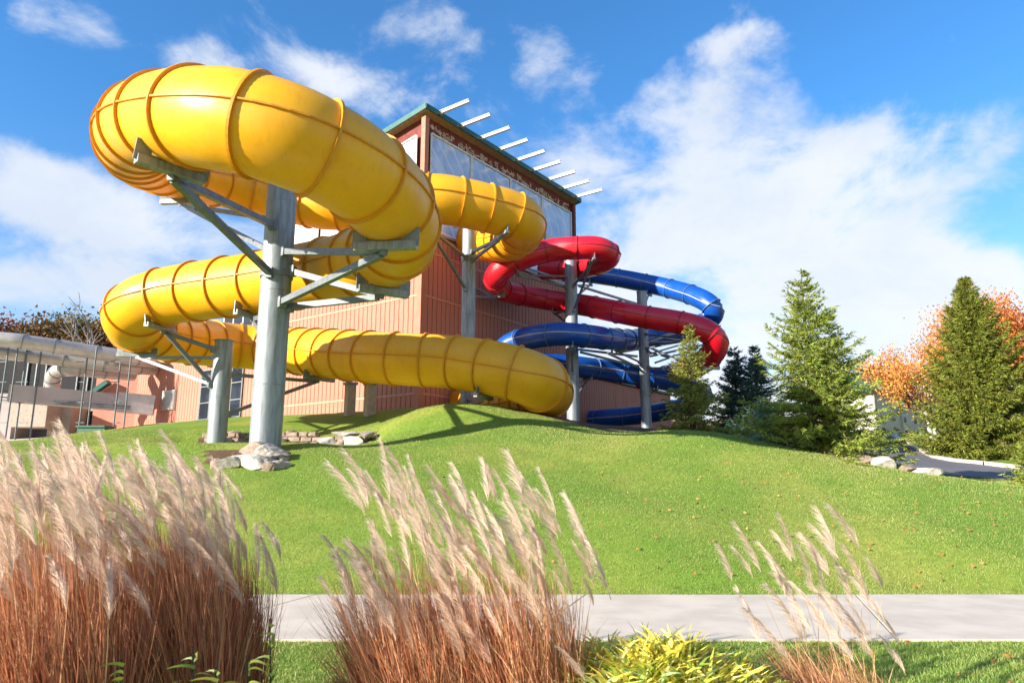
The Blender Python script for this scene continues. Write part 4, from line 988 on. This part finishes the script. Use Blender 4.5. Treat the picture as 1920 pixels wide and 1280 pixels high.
# ------------------------------------------------------------------ ornamental grass
def plume_mesh(seed):
    rg = np.random.RandomState(seed); n = 260; L = rg.uniform(.27, .40)
    s = rg.rand(n) ** .9; bx = -.10 * (.6 + rg.rand() * .8)
    ax = np.stack([bx * s ** 1.6, np.zeros(n), L * s], 1)
    tang = unit(np.stack([bx * 1.6 * s ** .6, np.zeros(n), np.full(n, L)], 1))
    a = rg.uniform(0, 6.283, n); rad = np.stack([np.cos(a), np.sin(a), np.zeros(n)], 1)
    d = unit(tang + rad * .30 + np.array([-.16, 0, 0]))
    ln = .13 * (1 - .62 * s) * rg.uniform(.6, 1.2, n)
    V, Fc, T = ribbons(ax, d, ln, np.full(n, .0023), rad * .010 + np.array([-.018, 0, -.004]) , 2, rg, tints(n, .75, 1.25, rg, .06))
    st = np.linspace(0, 1, 2); sv, sf, stt = ribbons(np.array([[0, 0, -.02]]), np.array([[bx * .4, 0, L]]), np.array([L]), np.array([.004]), np.array([[bx * .6, 0, 0]]), 3, rg, np.array([[.7, .6, .5]]))
    V, Fc, T = merge([(V, Fc, T), (sv, sf, stt)])
    return npmesh('plume', V, Fc, M_PLUME, T)
PL = [plume_mesh(500 + i) for i in range(8)]
def ornamental(label, centres, hb, npl, nbl, seed, plume_h=(1.45, 1.8), blade_h=(.8, 1.25), lean=-.22, plumes=None, palef=.14):
    """centres: list of (x,y,r)"""
    rg = np.random.RandomState(seed); c = centres[0]
    t = thing('ornamental_grass', Vector((c[0], c[1], hzf(c[0], c[1]))), label, 'ornamental grass', 'clumps of dry ornamental grass along the sidewalk')
    wts = np.array([q[2] ** 2 for q in centres]); wts /= wts.sum()
    ci = rg.choice(len(centres), nbl, p=wts); C_ = np.array(centres)[ci]
    a = rg.uniform(0, 6.283, nbl); s = np.sqrt(rg.rand(nbl)); rr = C_[:, 2] * s
    bx = C_[:, 0] + np.cos(a) * rr * .88; by = C_[:, 1] + np.sin(a) * rr * .88; bz = hz(bx, by) - .02
    hh = rg.uniform(blade_h[0], blade_h[1], nbl) * (1 - .22 * s ** 2)
    d = np.stack([np.cos(a) * s * .07 + rg.normal(size=nbl) * .07, np.sin(a) * s * .07 + rg.normal(size=nbl) * .07, np.ones(nbl)], 1)
    droop = (rg.rand(nbl) < .42) * rg.uniform(.1, .55, nbl)
    bend = np.stack([rg.normal(size=nbl) * .09 + lean * .9 + np.cos(a) * droop * .32, rg.normal(size=nbl) * .09 + np.sin(a) * droop * .32, -droop * hh * .6], 1)
    tn = tints(nbl, .55, 1.45, rg, .10); pale = (rg.rand(nbl) < palef)[:, None]; tn = np.where(pale, tn * np.array([1.35, 2.0, 2.4]), tn)
    V, Fc, T = ribbons(np.stack([bx, by, bz], 1), d, hh, rg.uniform(.0045, .009, nbl), bend, 4, rg, tn)
    tag(inst('blades', npmesh('blades', V, Fc, M_STALK, T), t), kind='stuff')
    # plumes on stems
    if plumes is None:
        ci = rg.choice(len(centres), npl, p=wts); C_ = np.array(centres)[ci]; a = rg.uniform(0, 6.283, npl); s = np.sqrt(rg.rand(npl))
        px = C_[:, 0] + np.cos(a) * C_[:, 2] * s * .75; py = C_[:, 1] + np.sin(a) * C_[:, 2] * s * .75
        ph = rg.uniform(plume_h[0], plume_h[1], npl) - .12 * s ** 2
    st_b = []; st_d = []; st_l = []; st_bend = []
    for i in range(npl):
        x0, y0 = px[i], py[i]; z0 = hzf(x0, y0); h = ph[i] - .22; off = np.array([np.cos(a[i]) * s[i] * .18 + lean * h * .5 + rg.normal() * .08, np.sin(a[i]) * s[i] * .15 + rg.normal() * .06, 0])
        st_b.append([x0, y0, z0]); st_d.append([off[0] * .35, off[1] * .35, h]); st_l.append(math.sqrt(h * h + .1225 * (off @ off))); st_bend.append([off[0] * .65, off[1] * .65, 0])
        o = inst('plume', PL[rg.randint(8)], t, (x0 + off[0], y0 + off[1], z0 + h))
        o.rotation_euler = (rg.normal() * .12, lean * .8 + rg.normal() * .10, rg.normal() * .5); sc_ = rg.uniform(.7, 1.12); o.scale = (sc_ * rg.uniform(.8, 1.3), sc_, sc_)
    V, Fc, T = ribbons(np.array(st_b), np.array(st_d), np.array(st_l), np.full(npl, .0065), np.array(st_bend), 5, rg, tints(npl, .9, 1.4, rg, .05) * np.array([1, 1.6, 1.5]))
    tag(inst('stems', npmesh('stems', V, Fc, M_STALK, T), t), kind='stuff')
    return t
ornamental('broad russet grass clump filling the lower left corner', [(-2.75, 4.3, .62), (-2.35, 3.75, .5)], 1, 210, 8500, 81, (1.15, 1.83), (.9, 1.54))
ornamental('russet grass clump right of the corner clump with its edge against the sidewalk', [(-2.05, 4.75, .50), (-1.95, 4.3, .38)], 1, 130, 8000, 82, (1.15, 1.80), (.9, 1.50))
ornamental('tall feathery grass clump in the middle in front of the sidewalk', [(-.56, 4.7, .46), (.08, 4.7, .44)], 1, 160, 4300, 83, (.72, 1.74), (.62, 1.30), lean=-.19, palef=.33)
ornamental('sparse small grass clump at the lower right with few plumes', [(2.12, 4.9, .40)], 1, 34, 1150, 84, (.72, 1.42), (.28, .62), lean=-.22, palef=.4)
# variegated sedge mound
def sedge(cx, cy, r, h, n, seed, label):
    rg = np.random.RandomState(seed); a = rg.uniform(0, 6.283, n); s = np.sqrt(rg.rand(n)); x = cx + np.cos(a) * s * r; y = cy + np.sin(a) * s * r * .7; z = hz(x, y)
    hh = h * np.sqrt(1 - .75 * s ** 2) * rg.uniform(.70, 1.05, n) * (1 + .13 * np.sin(x * 9 + seed) * np.sin(y * 8) + .09 * np.sin(x * 21) * np.sin(y * 17))
    tuft_a = rg.uniform(0, 6.283, n); k = rg.uniform(.2, .9, n)
    d = np.stack([np.cos(tuft_a) * k, np.sin(tuft_a) * k, np.ones(n)], 1); L = rg.uniform(.16, .30, n)
    base = np.stack([x, y, z + (hh - L * .6).clip(0)], 1)
    tn = tints(n, .7, 1.25, rg, .08); g = (rg.rand(n) < .25)[:, None]; tn = np.where(g, tn * np.array([.38, .62, .6]), tn); wv = (rg.rand(n) < .15)[:, None]; tn = np.where(wv, tn * np.array([1.1, 1.25, 4]), tn)
    V, Fc, T = ribbons(base, d, L, rg.uniform(.018, .032, n), np.stack([np.cos(tuft_a) * .07, np.sin(tuft_a) * .07, -.07 * np.ones(n)], 1), 3, rg, tn)
    t = thing('variegated_shrub', Vector((cx, cy, 0)), label, 'shrub'); tag(inst('leaves', npmesh('leaves', V, Fc, M_VARL, T), t), kind='stuff')
sedge(.90, 4.62, .72, .61, 4600, 91, 'bright yellow and green striped leafy shrub at the bottom centre')
sedge(.15, 4.9, .30, .40, 900, 92, 'few yellow striped leaves poking out beside the middle grass clump')
# broad leaved sprigs in the left clump
def sprig(x, y, h, seed, label):
    rg = np.random.RandomState(seed); z0 = hzf(x, y); t = thing('leafy_sprig', Vector((x, y, z0)), label, 'plant', 'leafy sprigs among the dry grass')
    q = MB(); q.sweep([(x, y, z0), (x + .02, y, z0 + h * .5), (x - .02, y, z0 + h)], [.006, .005, .003], 5); q.build('stem', M_BAMB, t)
    for k in range(11):
        a = rg.uniform(0, 6.283); zz = z0 + h * (.60 + .40 * k / 11); L = rg.uniform(.07, .12)
        V, Fc, T = ribbons(np.array([[x, y, zz]]), np.array([[math.cos(a), math.sin(a) * .6 - .3, .6]]), np.array([L]), np.array([.017]), np.array([[math.cos(a) * .03, 0, -.05]]), 4, rg, tints(1, .9, 1.6, rg))
        inst('leaf', npmesh('leaf', V, Fc, M_BAMB, T), t)
sprig(-1.20, 3.40, .80, 1, 'green leafy sprig lowest at the right edge of the left grass')
sprig(-1.12, 3.45, .95, 2, 'taller green leafy sprig at the right edge of the left grass')
sprig(-1.32, 3.35, .76, 4, 'leafy sprig with yellowing leaves at the bottom right of the left grass')
sprig(-1.45, 3.40, .84, 5, 'green leafy sprig between two others under the left grass')
sprig(-1.75, 3.35, .80, 3, 'green leafy sprig near the bottom of the left grass')

sc.render.engine = 'CYCLES'
